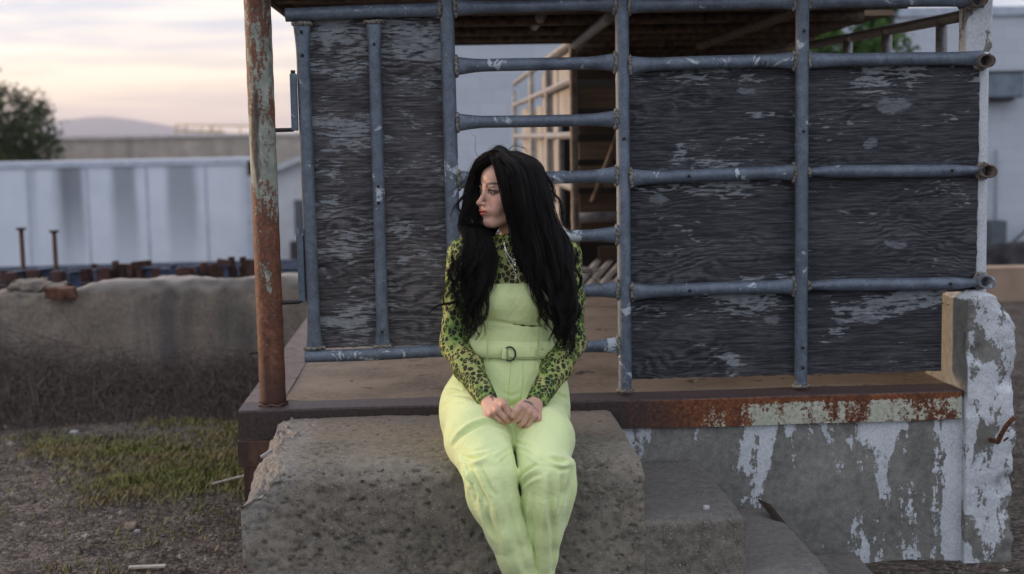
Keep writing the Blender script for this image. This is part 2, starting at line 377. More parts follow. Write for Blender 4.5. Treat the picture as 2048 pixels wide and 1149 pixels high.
def mat_wood(name, cols, axis='X', scale=1, paint=None, rough=.85):
    m = Mat(name, rough, 0, .15)
    s = {'X': (3, 60, 60), 'Y': (60, 3, 60), 'Z': (60, 60, 3)}[axis]
    g = m.noise(scale, 6, .7, co=m.map(s)); b = m.noise(3, 4)
    c = m.ramp(m.ma('ADD', m.ma('MULTIPLY', g, .6), m.ma('MULTIPLY', b, .4)), [(.35, cols[0]), (.65, cols[1])])
    if paint:
        c = m.mix(m.n2(m.ma('ADD', m.ma('MULTIPLY', g, .5), m.ma('MULTIPLY', m.noise(7, 4), .5)), .54, .57), c, paint)
    m.col(c); m.bump(g, .5, .004); return m.m
# ================================================================ THE SETTING
DZ, DY = .601, 4.75                      # dock top, dock front plane
PY = 4.85                                # plane of the pipe fence
M_GALV = mat_galv(); M_WELD = mat_weld(); M_POST = mat_post()
M_PIPE2 = mat_galv('far_pipe', (.20, .20, .20))

# ground: one sheet to the horizon, lower behind the wall on the left
def ground_z(x, y):
    s = np.clip((y-9.3)/22, 0, 1)*np.clip((4-x)/3, 0, 1); r = np.clip((y-13)/8, 0, 1)*np.clip((x-4)/2, 0, 1)
    return -2.5*s*s*(3-2*s)-.3*r
gx = np.concatenate([-np.geomspace(3500, 8, 22), np.linspace(-7, 7, 190), np.geomspace(8, 3500, 22)])
gy = np.concatenate([[-3000, -800, -200, -60, -20, -8, -3], np.linspace(-1, 12, 170), np.geomspace(12.4, 4200, 50)])
GX, GY = np.meshgrid(gx, gy); nn = len(gx)
near = np.exp(-((GX/9)**2+((GY-5)/9)**2))
GZ = ground_z(GX, GY)+near*(fbm(np.stack([GX*1.3, GY*1.3, GX*0], -1), 3)*.035+vnoise(np.stack([GX*9, GY*9, GX*0], -1))*.012)
idx = np.arange(GX.size).reshape(GX.shape)
gf = np.stack([idx[:-1, :-1], idx[:-1, 1:], idx[1:, 1:], idx[1:, :-1]], -1).reshape(-1, 4)
def gz(x, y):
    x = np.asarray(x, float); y = np.asarray(y, float)
    n = np.exp(-((x/9)**2+((y-5)/9)**2))
    return ground_z(x, y)+n*(fbm(np.stack([x*1.3, y*1.3, x*0], -1), 3)*.035+vnoise(np.stack([x*9, y*9, x*0], -1))*.012)
m = Mat('gravel_ground', .95, 0, .15)
d1 = m.vor(55); r1 = m.n('ShaderNodeSeparateColor'); m.put(r1.inputs[0], m.vor(55, out='Color'))
big = m.noise(.9, 5, .6); mid = m.noise(9, 5, .65)
c = m.ramp(m.ma('MULTIPLY_ADD', r1.outputs[0], .45, m.ma('MULTIPLY', mid, .55)), [(.25, (.036, .031, .028)), (.5, (.092, .077, .067)), (.8, (.19, .165, .145))])
c = m.mix(m.n2(big, .45, .6), c, m.mix(1.0, c, (.72, .70, .66), 'MULTIPLY'))
m.col(c); m.bump(m.ma('SUBTRACT', m.ma('MULTIPLY', mid, .5), m.ma('MULTIPLY', d1, .8)), .9, .012)
struct('ground', (np.stack([GX, GY, GZ], -1).reshape(-1, 3), gf, True), m.m)

# hills on the horizon
def hills():
    n = 220; xs = np.linspace(-2600, 900, n); rows = []
    for k, (yy, s) in enumerate(((2150, 0), (2350, .45), (2600, 1.0), (3000, .5))):
        t = xs/2600*2400
        h = 20+34*np.exp(-((t+560)/130)**2)+14*np.exp(-((t+690)/60)**2)+10*np.exp(-((t+1400)/500)**2)+9*fbm(np.stack([xs/130, xs*0+k, xs*0], -1), 5)
        rows.append(np.stack([xs, np.full(n, float(yy)), h*s-3], -1))
    V = np.array(rows); i = np.arange(4*n).reshape(4, n)
    f = np.stack([i[:-1, :-1], i[:-1, 1:], i[1:, 1:], i[1:, :-1]], -1).reshape(-1, 4)
    struct('hills', (V.reshape(-1, 3), f, True), plain('hillside', (.09, .11, .17), .1, .01, .9))
hills()

# ---------------------------------------------------------------- loading dock
dock = thing('loading_dock', (-.70, DY, 0), 'low concrete loading dock with a rusty steel edge, under the pipe fence', 'loading dock')
mc = mat_concrete('dock_concrete', (.25, .205, .165), 0, .55, .5)
x_, y_, z_ = mc.xyz()
st = mc.noise(11, 6, .7, .5); cr = mc.noise(2.4, 4, .6)
mc.col(mc.mix(mc.n2(st, .60, .66), mc.mix(mc.n2(cr, .4, .62), mc.base, (.32, .27, .22)), (.07, .062, .058)))
# slab surface is a displaced sheet, so it is not perfectly flat
sx_ = np.linspace(-.565, 1.80, 150); sy_ = np.concatenate([np.linspace(4.905, 7, 150), np.linspace(7.1, 13, 40)])
SX, SY = np.meshgrid(sx_, sy_); ii = np.arange(SX.size).reshape(SX.shape)
SZ = DZ-.004+fbm(np.stack([SX*3, SY*3, SX*0], -1), 4)*.008
SF = np.stack([ii[:-1, :-1], ii[:-1, 1:], ii[1:, 1:], ii[1:, :-1]], -1).reshape(-1, 4)
obj('slab', (np.stack([SX, SY, SZ], -1).reshape(-1, 3), SF, True), mc.m, dock)
b = MB(); b.box((-.64, 4.765, -.1), (1.80, 13, DZ-.03)); 
obj('foundation', b, mat_peel('peeling_wall_paint', .4, True), dock)
beam_m = mat_beam()
def angle_mesh(x0, x1, y0, ztop, zbot, flange, th=.012, axis='X', wob=.0018):
    """an L-section with slightly dented faces"""
    n = 90; xs = np.linspace(x0, x1, n); prof = [(0, zbot), (0, ztop-.006), (.006, ztop), (flange, ztop), (flange, ztop-th), (th, ztop-th), (th, zbot)]
    V = []
    for i, x in enumerate(xs):
        for (yy, zz) in prof:
            V.append((x, y0+yy+wob*vnoise(np.array([x*6, zz*9, 0.3]))*2, zz+wob*2*vnoise(np.array([x*4, yy*9, 4.3]))))
    k = len(prof); f = [(i*k+j, i*k+(j+1) % k, (i+1)*k+(j+1) % k, (i+1)*k+j) for i in range(n-1) for j in range(k)]
    f += [tuple(range(k-1, -1, -1)), tuple((n-1)*k+j for j in range(k))]
    return V, f
V, f = angle_mesh(-.70, 1.776, 4.75, DZ, DZ-.100, .15)
# the beam gets its own origin at its top left corner so its material can tell left from right
def obj_at(name, v, f, mat, parent, origin, smooth=False, bevel=0):
    o = obj(name, (np.asarray(v, float), f, smooth), mat, parent)
    base = ORG[parent.name]; origin = np.array(origin, float)
    n = len(o.data.vertices); a = np.empty(n*3, np.float32); o.data.vertices.foreach_get('co', a)
    a = a.reshape(-1, 3)-(origin-base); o.data.vertices.foreach_set('co', a.astype(np.float32).ravel()); o.location = origin-base
    ORG[o.name] = origin
    if bevel: mm = o.modifiers.new('bevel', 'BEVEL'); mm.width = bevel; mm.segments = 2; mm.limit_method = 'ANGLE'
    return o
obj_at('edge_beam', V, [f_[::-1] for f_ in f], beam_m, dock, (-.70, 4.75, DZ))
darksteel = Mat('dark_rusty_steel', .62, 0, .35)
q = darksteel.noise(14, 6, .65, .3, co=darksteel.map((1, 1, .4)))
darksteel.col(darksteel.ramp(q, [(.35, (.022, .014, .013)), (.5, (.045, .026, .022)), (.66, (.105, .055, .038))])); darksteel.bump(darksteel.noise(70, 4), .4, .003)
flange_m = Mat('worn_flange_steel', .6, 0, .35)
q = flange_m.noise(18, 6, .65); flange_m.col(flange_m.ramp(q, [(.35, (.07, .045, .045)), (.6, (.17, .115, .105))])); flange_m.bump(flange_m.noise(90, 4), .35, .003)
b = MB(); b.box((-.703, 4.905, DZ-.19), (-.565, 13, DZ-.002)); obj('side_beam', b, flange_m.m, dock, bevel=.004)
b = MB(); b.box((-.706, 4.746, DZ-.193), (-.56, 4.763, DZ-.104)); obj('corner_plate', b, darksteel.m, dock, bevel=.003)
b = MB(); b.box((-.688, 4.775, -.1), (-.645, 12.9, DZ-.195)); b.box((-.688, 4.752, -.1), (-.40, 4.762, DZ-.196)); obj('skirt_plate', b, darksteel.m, dock)

# concrete pier at the right end, lumpy and chipped: a dense box pushed about by noise
def rough_block(lo, hi, res, fn):
    """closed box with subdivided faces; fn moves an (n,3) array of points"""
    lo = np.array(lo, float); hi = np.array(hi, float); n = np.maximum(2, np.ceil((hi-lo)/res).astype(int)+1)
    ax = [np.linspace(lo[k], hi[k], n[k]) for k in range(3)]; key = {}; V = []; F = []
    def vid(i, j, k):
        t = (i, j, k)
        if t not in key: key[t] = len(V); V.append((ax[0][i], ax[1][j], ax[2][k]))
        return key[t]
    for a in range(3):
        b_, c_ = (a+1) % 3, (a+2) % 3
        for side in (0, n[a]-1):
            for i in range(n[b_]-1):
                for j in range(n[c_]-1):
                    q = []
                    for (di, dj) in ((0, 0), (1, 0), (1, 1), (0, 1)):
                        t = [0, 0, 0]; t[a] = side; t[b_] = i+di; t[c_] = j+dj; q.append(vid(*t))
                    F.append(q if side else q[::-1])
    V = fn(np.array(V)); return V, F
def pier_fn(P):
    Q = P.copy(); t = np.clip((P[:, 2]-.6)/.34, 0, 1)
    # shoulders round off towards the top
    cx = 1.865; w = 1-.30*np.clip((P[:, 2]-.80)/.14, 0, 1)**2*(P[:, 0] > cx)
    Q[:, 0] = cx+(P[:, 0]-cx)*w
    left = (P[:, 0] < 1.80)
    Q[:, 2] -= np.clip((P[:, 0]-1.88)/.08, 0, 1)*np.clip((P[:, 2]-.75)/.2, 0, 1)*.05+np.clip((1.84-P[:, 0])/.06, 0, 1)*np.clip((P[:, 2]-.85)/.09, 0, 1)*.03
    a = fbm(P*5, 3)*.016+fbm(P*26+9, 3)*.012+np.minimum(0, fbm(P*11+4, 2)+.1)*.06
    nrm = np.stack([np.sign(P[:, 0]-cx)*(np.abs(P[:, 0]-cx) > .085), np.where(P[:, 1] < 4.75, -1, 0), (P[:, 2] > .9)*1.], -1)
    k = (.25+1.2*np.clip((P[:, 2]-.5)/.4, 0, 1)*(P[:, 0] < 1.84)+.6*(P[:, 0] > 1.9))
    return Q+nrm*(a*k)[:, None]
V, F = rough_block((1.785, 4.732, -.1), (1.952, 5.15, .935), .0085, pier_fn)
pier = obj('concrete_pier', (V, F, True), mat_peel('thick_white_paint', .53, False, .8), origin=(1.86, 4.72, 0))
tag(pier, 'white-painted concrete pier with chipped top and peeling patches at the right end of the dock', 'pier')
# wall face joining pier and foundation below the beam
b = MB(); b.box((1.70, 4.765, -.1), (1.80, 4.80, DZ-.102))

rb = MB(); P = [at(1996, 885, 4.66), at(2003, 868, 4.64), at(2014, 850, 4.62), at(2029, 835, 4.61)]
pts = []
for i in range(3):
    for t in np.linspace(0, 1, 12, endpoint=False): pts.append(P[i]*(1-t)+P[i+1]*t)
pts.append(P[3]); pts = np.array(pts); pts = np.concatenate([pts[:1]+np.array([[.0, .06, -.005]]), pts])
rr = .0075+.0022*(np.arange(len(pts)) % 3 == 0); rb.tube(pts, rr, 8)
rebar = obj('rebar_stub', rb, mat_weld() if False else plain('rusted_bar', (.13, .055, .03), .35, 90, .8, 0, .6, 150), origin=P[0]); tag(rebar, 'short curved ribbed bar of rusty rebar sticking out of the white pier', 'rebar')
nl = MB(); nl.tube([at(2008, 882, 4.69), at(2016, 876, 4.64)], .003, 6); tag(obj('nail', nl, darksteel.m, origin=at(2008, 882, 4.69)), 'tiny rusty nail just below the curved rebar on the white pier', 'nail')

# ---------------------------------------------------------------- concrete steps (she sits on the top landing)
steps = thing('concrete_steps', (0, 4.37, 0), 'rough concrete steps with exposed pebbles climbing from the right to the dock', 'steps')
BZ = .571
def landing_fn(P):
    Q = P.copy(); x, y, z = P.T
    # rounded worn front edge and a big broken-off left corner
    ef = np.clip((4.10-y)/.10, 0, 1)*np.clip((z-.47)/.10, 0, 1)
    ef = ef**3; Q[:, 2] -= ef*.022; Q[:, 1] += ef*.020
    er = np.clip((x-.50)/.07, 0, 1)*np.clip((z-.47)/.10, 0, 1); Q[:, 2] -= er**4*.010; Q[:, 0] -= er**4*.010
    # broken corner: plane cut through (left, front, top)
    n = np.array([-.60, -.36, .72]); n /= np.linalg.norm(n); P0 = np.array([-.520, 4.03, .520])
    wob = fbm(P*7+3, 5)*.05+fbm(P*30+3, 3)*.016
    d = (Q-P0) @ n+wob; k = d > 0
    Q[k] -= (d[k]*.92)[:, None]*n
    n2 = np.array([-.80, .0, .60]); n2 /= np.linalg.norm(n2); P1 = np.array([-.530, 4.4, .545])
    d = (Q-P1) @ n2+wob*1.0; k2 = d > 0
    Q[k2] -= (d[k2]*.95)[:, None]*n2
    rough = (k | k2).astype(float)
    a = fbm(P*4, 3)*.004+fbm(P*38, 3)*.0040*(1+.6*(y < 4.02))+rough*(fbm(P*50+5, 3)*.024+np.abs(fbm(P*22, 2))*.02)+np.minimum(0, fbm(P*19+30, 3)+.46)*.045*(y < 4.02)-np.maximum(0, fbm(P*70+3, 2)-.28)*.05
    nf = np.stack([(x > .555)*1.-(x < -.6)*1., (y < 4.01)*-1., (z > .56)*.6+rough*.3], -1)
    return Q+nf*a[:, None]
V, F = rough_block((-.592, 4.0, -.1), (.567, 4.742, BZ), .0056, landing_fn)
chip = None
m_steps = mat_concrete('pebbly_concrete', (.215, .196, .164), .42, .36, 1.0, aggscale=58)
# sandy smoother film on the top rear, coarser towards the worn edge
xx, yy, zz = m_steps.xyz(); nn_ = m_steps.noise(3.5, 6, .65)
gn_ = m_steps.n('ShaderNodeNewGeometry').outputs['Normal']; nz_ = m_steps.n2(m_steps.xyz(gn_)[2], .55, .85)
film = m_steps.ma('MULTIPLY', m_steps.n2(m_steps.ma('MULTIPLY_ADD', nn_, .55, yy), .19, .33), nz_)
m_steps.col(m_steps.mix(m_steps.ma('MULTIPLY', film, .8), m_steps.base, m_steps.ramp(m_steps.noise(60, 5), [(.3, (.22, .185, .15)), (.7, (.32, .27, .22))])))
brk = m_steps.ma('ADD', m_steps.ma('MULTIPLY', xx, -.83), m_steps.ma('MULTIPLY_ADD', zz, .56, m_steps.ma('MULTIPLY', m_steps.noise(22, 5, .65), .16)))
cur_ = m_steps.b.inputs['Base Color'].links[0].from_socket
m_steps.col(m_steps.mix(m_steps.ma('MULTIPLY', m_steps.n2(brk, .735, .775), .6), cur_, m_steps.ramp(m_steps.noise(70, 5, .75), [(.36, (.13, .13, .135)), (.5, (.33, .31, .285)), (.62, (.42, .40, .38))])))
obj('landing', (V, F, True), m_steps.m, steps)
from mathutils.bvhtree import BVHTree
LT = BVHTree.FromPolygons([tuple(p) for p in V], [tuple(q) for q in F])
m_st2 = mat_concrete('pebbly_concrete_lower', (.205, .190, .165), .5, .36, 1.0, aggscale=58)
gn_ = m_st2.n('ShaderNodeNewGeometry').outputs['Normal']; nz_ = m_st2.n2(m_st2.xyz(gn_)[2], .55, .85)
m_st2.col(m_st2.mix(m_st2.ma('MULTIPLY', nz_, .55), m_st2.base, m_st2.ramp(m_st2.noise(50, 5, .7), [(.35, (.10, .10, .11)), (.65, (.19, .185, .19))])))
def step_fn(zt, xr):
    def fn(P):
        Q = P.copy(); x, y, z = P.T
        e = np.clip((4.05-y)/.04, 0, 1)*np.clip((z-zt+.04)/.04, 0, 1); Q[:, 2] -= e**3*.010; Q[:, 1] += e**3*.010
        e = np.clip((x-xr+.04)/.04, 0, 1)*np.clip((z-zt+.04)/.04, 0, 1); Q[:, 2] -= e**3*.008; Q[:, 0] -= e**3*.008
        a = fbm(P*5+8, 3)*.003+fbm(P*40, 3)*.0050
        nf = np.stack([(x > xr-.01)*1., (y < 4.01)*-1., (z > zt-.01)*.6], -1); return Q+nf*a[:, None]
    return fn
for (x0, x1, zt) in ((.53, .862, .395), (.83, 1.115, .222), (1.08, 1.40, .055)):
    V, F = rough_block((x0, 4.004, -.1), (x1, 4.70, zt), .0095, step_fn(zt, x1)); obj('step', (V, F, True), m_st2.m, steps)
# loose things on the steps
sp = MB(); a, c = at(1517, 1000, 4.66), at(1577, 1062, 4.50)
sp.tube([a, a*.75+c*.25+np.array([.004, 0, .004]), (a+c)/2+np.array([0, 0, .003]), a*.2+c*.8, c], [.004, .016, .015, .014, .010], 5, r2=[.003, .010, .011, .010, .008], smooth=False)
tag(obj('wood_splinter', sp, mat_wood('dark_splinter', ((.018, .013, .011), (.07, .055, .045)), 'X'), origin=c), 'dark splintered piece of wood lying on the lower step against the peeling wall', 'wood')
dr_ = at(534, 908, 4)-CAM; h_ = LT.ray_cast(Vector(CAM), Vector(dr_/np.linalg.norm(dr_))); ch = MB(); c0 = np.array(h_[0]) if h_[0] else at(520, 907, 4.11); ch.box(c0-np.array([.024, .003, .005]), c0+np.array([.024, .010, .006]), rot=.25, tilt=Matrix.Rotation(R_(-28), 3, 'Y'))
tag(obj('stone_chip', ch, plain('pale_stone', (.30, .30, .30), .15, 30, .8, 0, .4), origin=c0, bevel=.004), 'pale elongated stone chip on the broken left corner of the landing', 'stone')
for i, (px, py, zt, s) in enumerate(((1412, 1016, .40, .009), (505, 905, 0, 0))):
    if s:
        c0 = az(px, py, zt); sb = MB(); V, F = rough_block(c0-s, c0+s*np.array([1.3, 1, .7]), s*.6, lambda P: c0+(P-c0)*(1+.5*vnoise(P*120)[:, None])/(np.linalg.norm(P-c0, axis=1)[:, None]/s)**.6)
        tag(obj('pebble', (V, F, True), plain('pebble_grey', (.35, .35, .36), .1, 40, .8), origin=c0), 'small pale pebble alone on the second concrete step', 'pebble')

# ---------------------------------------------------------------- rusty post with hinge pins
def smooth_line(p, q, n): return np.array([np.array(p)*(1-t)+np.array(q)*t for t in np.linspace(0, 1, n)])
post = thing('rusty_post', (-.593, 4.85, DZ), 'thick round steel post at the dock corner, rust showing through pale green paint', 'post')
pb = MB(); L = smooth_line((-.593, 4.85, DZ-.004), (-.597, 4.85, 2.031), 60)
pb.tube(L, .0445+.0006*np.sin(np.arange(60)*1.7), 40); obj('pipe_post', pb, M_POST, post)
wb = MB(); t = np.linspace(0, 2*math.pi, 40)
wb.tube([(-.593+.047*math.cos(a), 4.85+.047*math.sin(a), DZ+.003+.003*math.sin(a*7)) for a in t], .0055, 6); obj('weld', wb, darksteel.m, post)
bo = MB(); c0 = at(512, 706, 4.85); bo.tube([c0+np.array([.02, 0, 0]), c0+np.array([-.014, 0, 0])], .0042, 8); bo.tube([c0+np.array([-.014, 0, 0]), c0+np.array([-.021, 0, 0])], .0072, 6)
obj('bolt', bo, darksteel.m, post)
blk = plain('black_hinge_steel', (.035, .033, .035), .3, 60, .5, .4, .3)
for (px0, py0, px1, py1) in ((549, 261, 590, 260), (566, 606, 603, 604)):
    a, c = at(px0, py0, 4.85), at(px1, py1, 4.85); hp = MB()
    pts = [a-np.array([.01, 0, 0]), a, a*.4+c*.6, c-np.array([.008, 0, 0]), c+np.array([-.002, 0, .003]), c+np.array([0, 0, .012]), c+np.array([0, 0, .05])]
    hp.tube(pts, [.011, .0075, .0072, .0072, .0072, .007, .007], 10); obj('hinge_pin', hp, blk, post)

# ---------------------------------------------------------------- pipe gate (left leaf)
def flared(p, q, r, n=30, flare=(1.35, .72), ends=(1, 1), sag=0, length=.075, wob=.0012):
    """pipe whose ends were hammered flat before welding: taller and thinner there"""
    p = np.array(p, float); q = np.array(q, float); Lg = np.linalg.norm(q-p); t = np.linspace(0, 1, n)
    t = np.unique(np.concatenate([t, np.linspace(0, length*1.4/Lg, 9), 1-np.linspace(0, length*1.4/Lg, 9)])); n = len(t)
    e = np.zeros(n)
    if ends[0]: e = np.maximum(e, np.clip(1-t*Lg/length/1.3, 0, 1)**1.5*ends[0])
    if ends[1]: e = np.maximum(e, np.clip(1-(1-t)*Lg/length/1.3, 0, 1)**1.5*ends[1])
    P = p+(q-p)*t[:, None]; ph = random.random()*9
    P = P+np.stack([0*t, wob*np.sin(t*7+ph), wob*np.sin(t*5+ph*2)], -1)*(Lg > .3)
    if sag: P[:, 2] -= sag*4*t*(1-t)
    return P, r*(1+(flare[1]-1)*e), r*(1+(flare[0]-1)*e)     # (across, along)
def add_rail(name, p, q, r, parent, mat=None, ends=(1, 1), welds=(1, 1), up=(0, 0, 1), flare=(1.35, .72), bolts=(), length=.075):
    P, rx, rz = flared(p, q, r, ends=ends, flare=flare, length=length); mb = MB(); mb.tube(P, rx, 20, r2=rz, up=up)
    o = obj(name, mb, mat or M_GALV, parent)
    for k, (pt, e) in enumerate(((P[0], welds[0]), (P[-1], welds[1]))):
        if not e: continue
        wmb = MB(); d = (P[-1]-P[0]); d /= np.linalg.norm(d); u = np.array(up, float); s_ = np.cross(d, u); ang = np.linspace(0, 2*math.pi, 34)
        i = 0 if k == 0 else -1; off = d*(.0035 if k == 0 else -.0035)
        ring = [pt+off+s_*math.cos(a)*rx[i]*1.0+u*math.sin(a)*rz[i]*.98+np.random.default_rng(int(a*1e3)+k).normal(0, .0011, 3) for a in ang]
        wmb.tube(ring, .0058+.0034*np.random.default_rng(int(abs(pt[2])*1e4)).random(34), 6, cap=False); obj('weld', wmb, M_WELD, o)
    for t in bolts:
        c0 = np.array(p)*(1-t)+np.array(q)*t; bb = MB(); bb.tube([c0+np.array([0, -r-.001, 0]), c0+np.array([0, -r-.006, 0])], .0058, 6, up=(0, 0, 1)); obj('bolt', bb, blk, o)
    return o
r0 = .0225
gate = thing('pipe_gate', (-.476, PY, .745), 'hinged gate leaf of grey pipe over one tall weathered plywood sheet, beside the rusty post', 'gate')
add_rail('top_rail', (-.505, PY, 1.918), (.012, PY, 1.930), .0225, gate, welds=(0, 1), ends=(0, .3))
add_rail('bottom_rail', (-.478, PY-.008, .765), (.012, PY-.008, .772), .0215, gate, welds=(0, 0), ends=(0, 0))
hs = add_rail('stile', (-.452, PY, 1.893), (-.445, PY, .790), .0225, gate, up=(1, 0, 0), welds=(1, 1), bolts=(.03, .10))
add_rail('stile', (-.212, PY, 1.893), (-.212, PY, .790), .021, gate, up=(1, 0, 0), welds=(1, 1), bolts=(.07, .5, .55, .95))
add_rail('stile', (.033, PY, 2.02), (.040, PY, .750), .024, gate, up=(1, 0, 0), welds=(0, 0), ends=(0, 0), flare=(1, 1))
bar = mat_galv('hinge_bar', (.11, .15, .19))
for (px0, py0, px1, py1) in ((586, 148, 589, 262), (600, 470, 604, 602)):
    a, c = at(px0, py0, PY), at(px1, py1, PY); hb = MB(); hb.box((a[0]-.010, PY-.02, c[2]), (a[0]+.012, PY+.012, a[2]))
    o = obj('hinge_sleeve', hb, bar, gate, bevel=.003)
a = at(586, 146, PY); hb = MB(); hb.tube([(a[0], PY-.003, a[2]-.01), (a[0], PY-.003, a[2]+.008)], .008, 10); obj('pin_end', hb, blk, gate)
a = at(599, 470, PY); hb = MB(); hb.tube([(a[0]-.003, PY-.003, a[2]-.03), (a[0]-.003, PY-.003, a[2]+.022)], .0085, 10); obj('pin_end', hb, bar, gate)
def ply_sheet(name, x0, x1, z0, z1, y, mat, parent, notch=None, th=.014):
    """sheet with a slightly bowed face and ragged edges; notch=(x, z): lower right corner cut away"""
    nx = int((x1-x0)/.012); nz = int((z1-z0)/.012); xs = np.linspace(x0, x1, nx); zs = np.linspace(z0, z1, nz)
    Xg, Zg = np.meshgrid(xs, zs); Yg = y+fbm(np.stack([Xg*2, Zg*2, Xg*0+y], -1), 3)*.006
    e = vnoise(np.stack([Xg*60, Zg*60, Xg*0], -1))*.005; Zg = Zg+(np.arange(nz)[:, None] == 0)*e+(np.arange(nz)[:, None] == nz-1)*e; Xg = Xg+(np.arange(nx)[None] == nx-1)*e
    V1 = np.stack([Xg, Yg, Zg], -1).reshape(-1, 3); V2 = V1+np.array([0, th, 0]); idx = np.arange(nx*nz).reshape(nz, nx); n = nx*nz
    keep = np.ones((nz-1, nx-1), bool)
    if notch: keep &= ~((xs[:-1][None] > notch[0]) & (zs[:-1][:, None] < notch[1]))
    q = np.stack([idx[:-1, :-1], idx[:-1, 1:], idx[1:, 1:], idx[1:, :-1]], -1)[keep]
    F = [tuple(t) for t in q]+[tuple(t[::-1]+n) for t in q]
    from collections import Counter
    ed = Counter();
    for t in q:
        for k in range(4): ed[(t[k], t[(k+1) % 4])] += 1
    for (i, j) in list(ed):
        if (j, i) not in ed: F.append((j, i, i+n, j+n))
    F = [tuple(int(i) for i in t) for t in F]
    return obj(name, (np.concatenate([V1, V2]), F, False), mat, parent)
# material coordinates are relative to each thing's origin
def K(org, lst, Y=4.875): return [(at(px, py, Y)[0]-org[0], at(px, py, Y)[2]-org[2], rx, rz) for (px, py, rx, rz) in lst]
GO = ORG[gate.name]
mg = mat_ply('plywood_gate', K(GO, [(808, 82, .045, .020)]), [(1.135, .17, .045), (.40, .22, .02)], 1, .022, (1.25, 1.22, 1.20), 1.45)
ply_sheet('plywood_sheet', -.462, .02, .789, 1.905, 4.874, mg, gate)

# ---------------------------------------------------------------- pipe fence: ladder of rungs and two bays of plywood
fence = thing('pipe_fence', (1.24, PY, DZ), 'grey welded pipe fence with open rungs behind the woman and dark weathered plywood bays', 'fence')
add_rail('post', (.624, PY, 2.02), (.622, PY, .615), .0235, fence, up=(1, 0, 0), ends=(0, 0), welds=(0, 1), bolts=(.38,))
add_rail('post', (1.238, PY-.012, 2.02), (1.236, PY-.012, .615), .0225, fence, up=(1, 0, 0), ends=(0, 0), welds=(0, 1), bolts=(.13, .9, .95, .37))
RZ = [1.937, 1.741, 1.552, 1.358, 1.158, .966, .773]
for k, z in enumerate(RZ):
    add_rail('rung', (.058, PY, z-.002), (.604, PY, z+.001+.003*(k % 2)), .0205+.001*(k % 2), fence, flare=(1.5, .7), bolts=())
for k, z in enumerate((1.937, 1.739, 1.357, .964)):
    add_rail('rail', (.645, PY, z-.004), (1.218, PY, z+.002), .0225, fence, flare=(1.4, .75), bolts=((.35,) if z < 1.5 else ()))
    add_rail('rail', (1.258, PY, z+.002), (1.872, PY+.012, z-.002), .0225, fence, flare=(1.25, .8) if k < 2 else (.55, 1.0), length=.10, bolts=((.82,) if k > 1 else ()), welds=(1, 0))
FO = ORG[fence.name]
kn = K(FO, [(1495, 182, .035, .014), (1735, 288, .026, .016), (1790, 212, .06, .030), (1318, 402, .035, .018), (1795, 488, .040, .014), (1545, 640, .030, .018), (1732, 637, .045, .018), (1490, 530, .050, .018), (1560, 285, .050, .022), (1480, 180, .02, .012)][:7])
tz = [(1.717-DZ, .10, .085), (1.335-DZ, .06, .06), (.94-DZ, .09, .075)]
mp_ = mat_ply('plywood_fence', kn, tz, 2, -.020)
ply_sheet('plywood_sheet', .640, 1.868, .650, 1.722, 4.875, mp_, fence, notch=(1.742, .925))

# ---------------------------------------------------------------- white corner post above the pier
wpost = thing('white_post', (1.878, 4.90, .93), 'round white-painted pipe post standing on the concrete pier with open pipe ends poking past it', 'post')
mw = mat_peel('chalky_white_paint', .70, False, 2.2)
wb = MB(); wb.tube(smooth_line((1.885, 4.90, .88), (1.882, 4.90, 1.76), 30), .0255, 24); obj('pipe_post', wb, mw, wpost)
wb = MB(); wb.box((1.822, 4.885, 1.745), (1.916, 4.96, 2.029)); obj('upper_column', wb, mat_peel('flaking_white_paint', .56, False, 2.0), wpost, bevel=.006)
m_stub = plain('rusty_stub', (.14, .115, .10), .35, 70, .65, .2, .4)
for (px, py) in ((1975, 122), (1979, 343), (1976, 565), (1960, 0)):
    c0 = at(px, py, 4.80); sb = MB(); n = 24; a = np.arange(n)*2*math.pi/n; rr0, rr1 = .0215, .0165
    rings = []
    for (yy, rad) in ((.16, rr0), (0, rr0), (0, rr1), (.12, rr1)):
        rings.append(np.stack([c0[0]+rad*np.cos(a), np.full(n, c0[1]+yy)-.10*(0)-(.02*np.cos(a) if yy < .1 else 0), c0[2]+rad*np.sin(a)*(1.1)], -1))
    f = [(i*n+j, i*n+(j+1) % n, (i+1)*n+(j+1) % n, (i+1)*n+j) for i in range(3) for j in range(n)]; f.append(tuple(3*n+j for j in range(n)))
    sb.add(np.concatenate(rings), f, True); obj('pipe_stub', sb, m_stub if py != 565 else mat_galv('stub_galv', (.2, .22, .25)), wpost)
    ring = [(c0[0]+.0235*math.cos(q_), c0[1]+.062, c0[2]+.026*math.sin(q_)) for q_ in np.linspace(0, 2*math.pi, 30)]
    sb = MB(); sb.tube(ring, .006+.002*rng.random(30), 6, cap=False); obj('weld', sb, M_WELD, wpost)

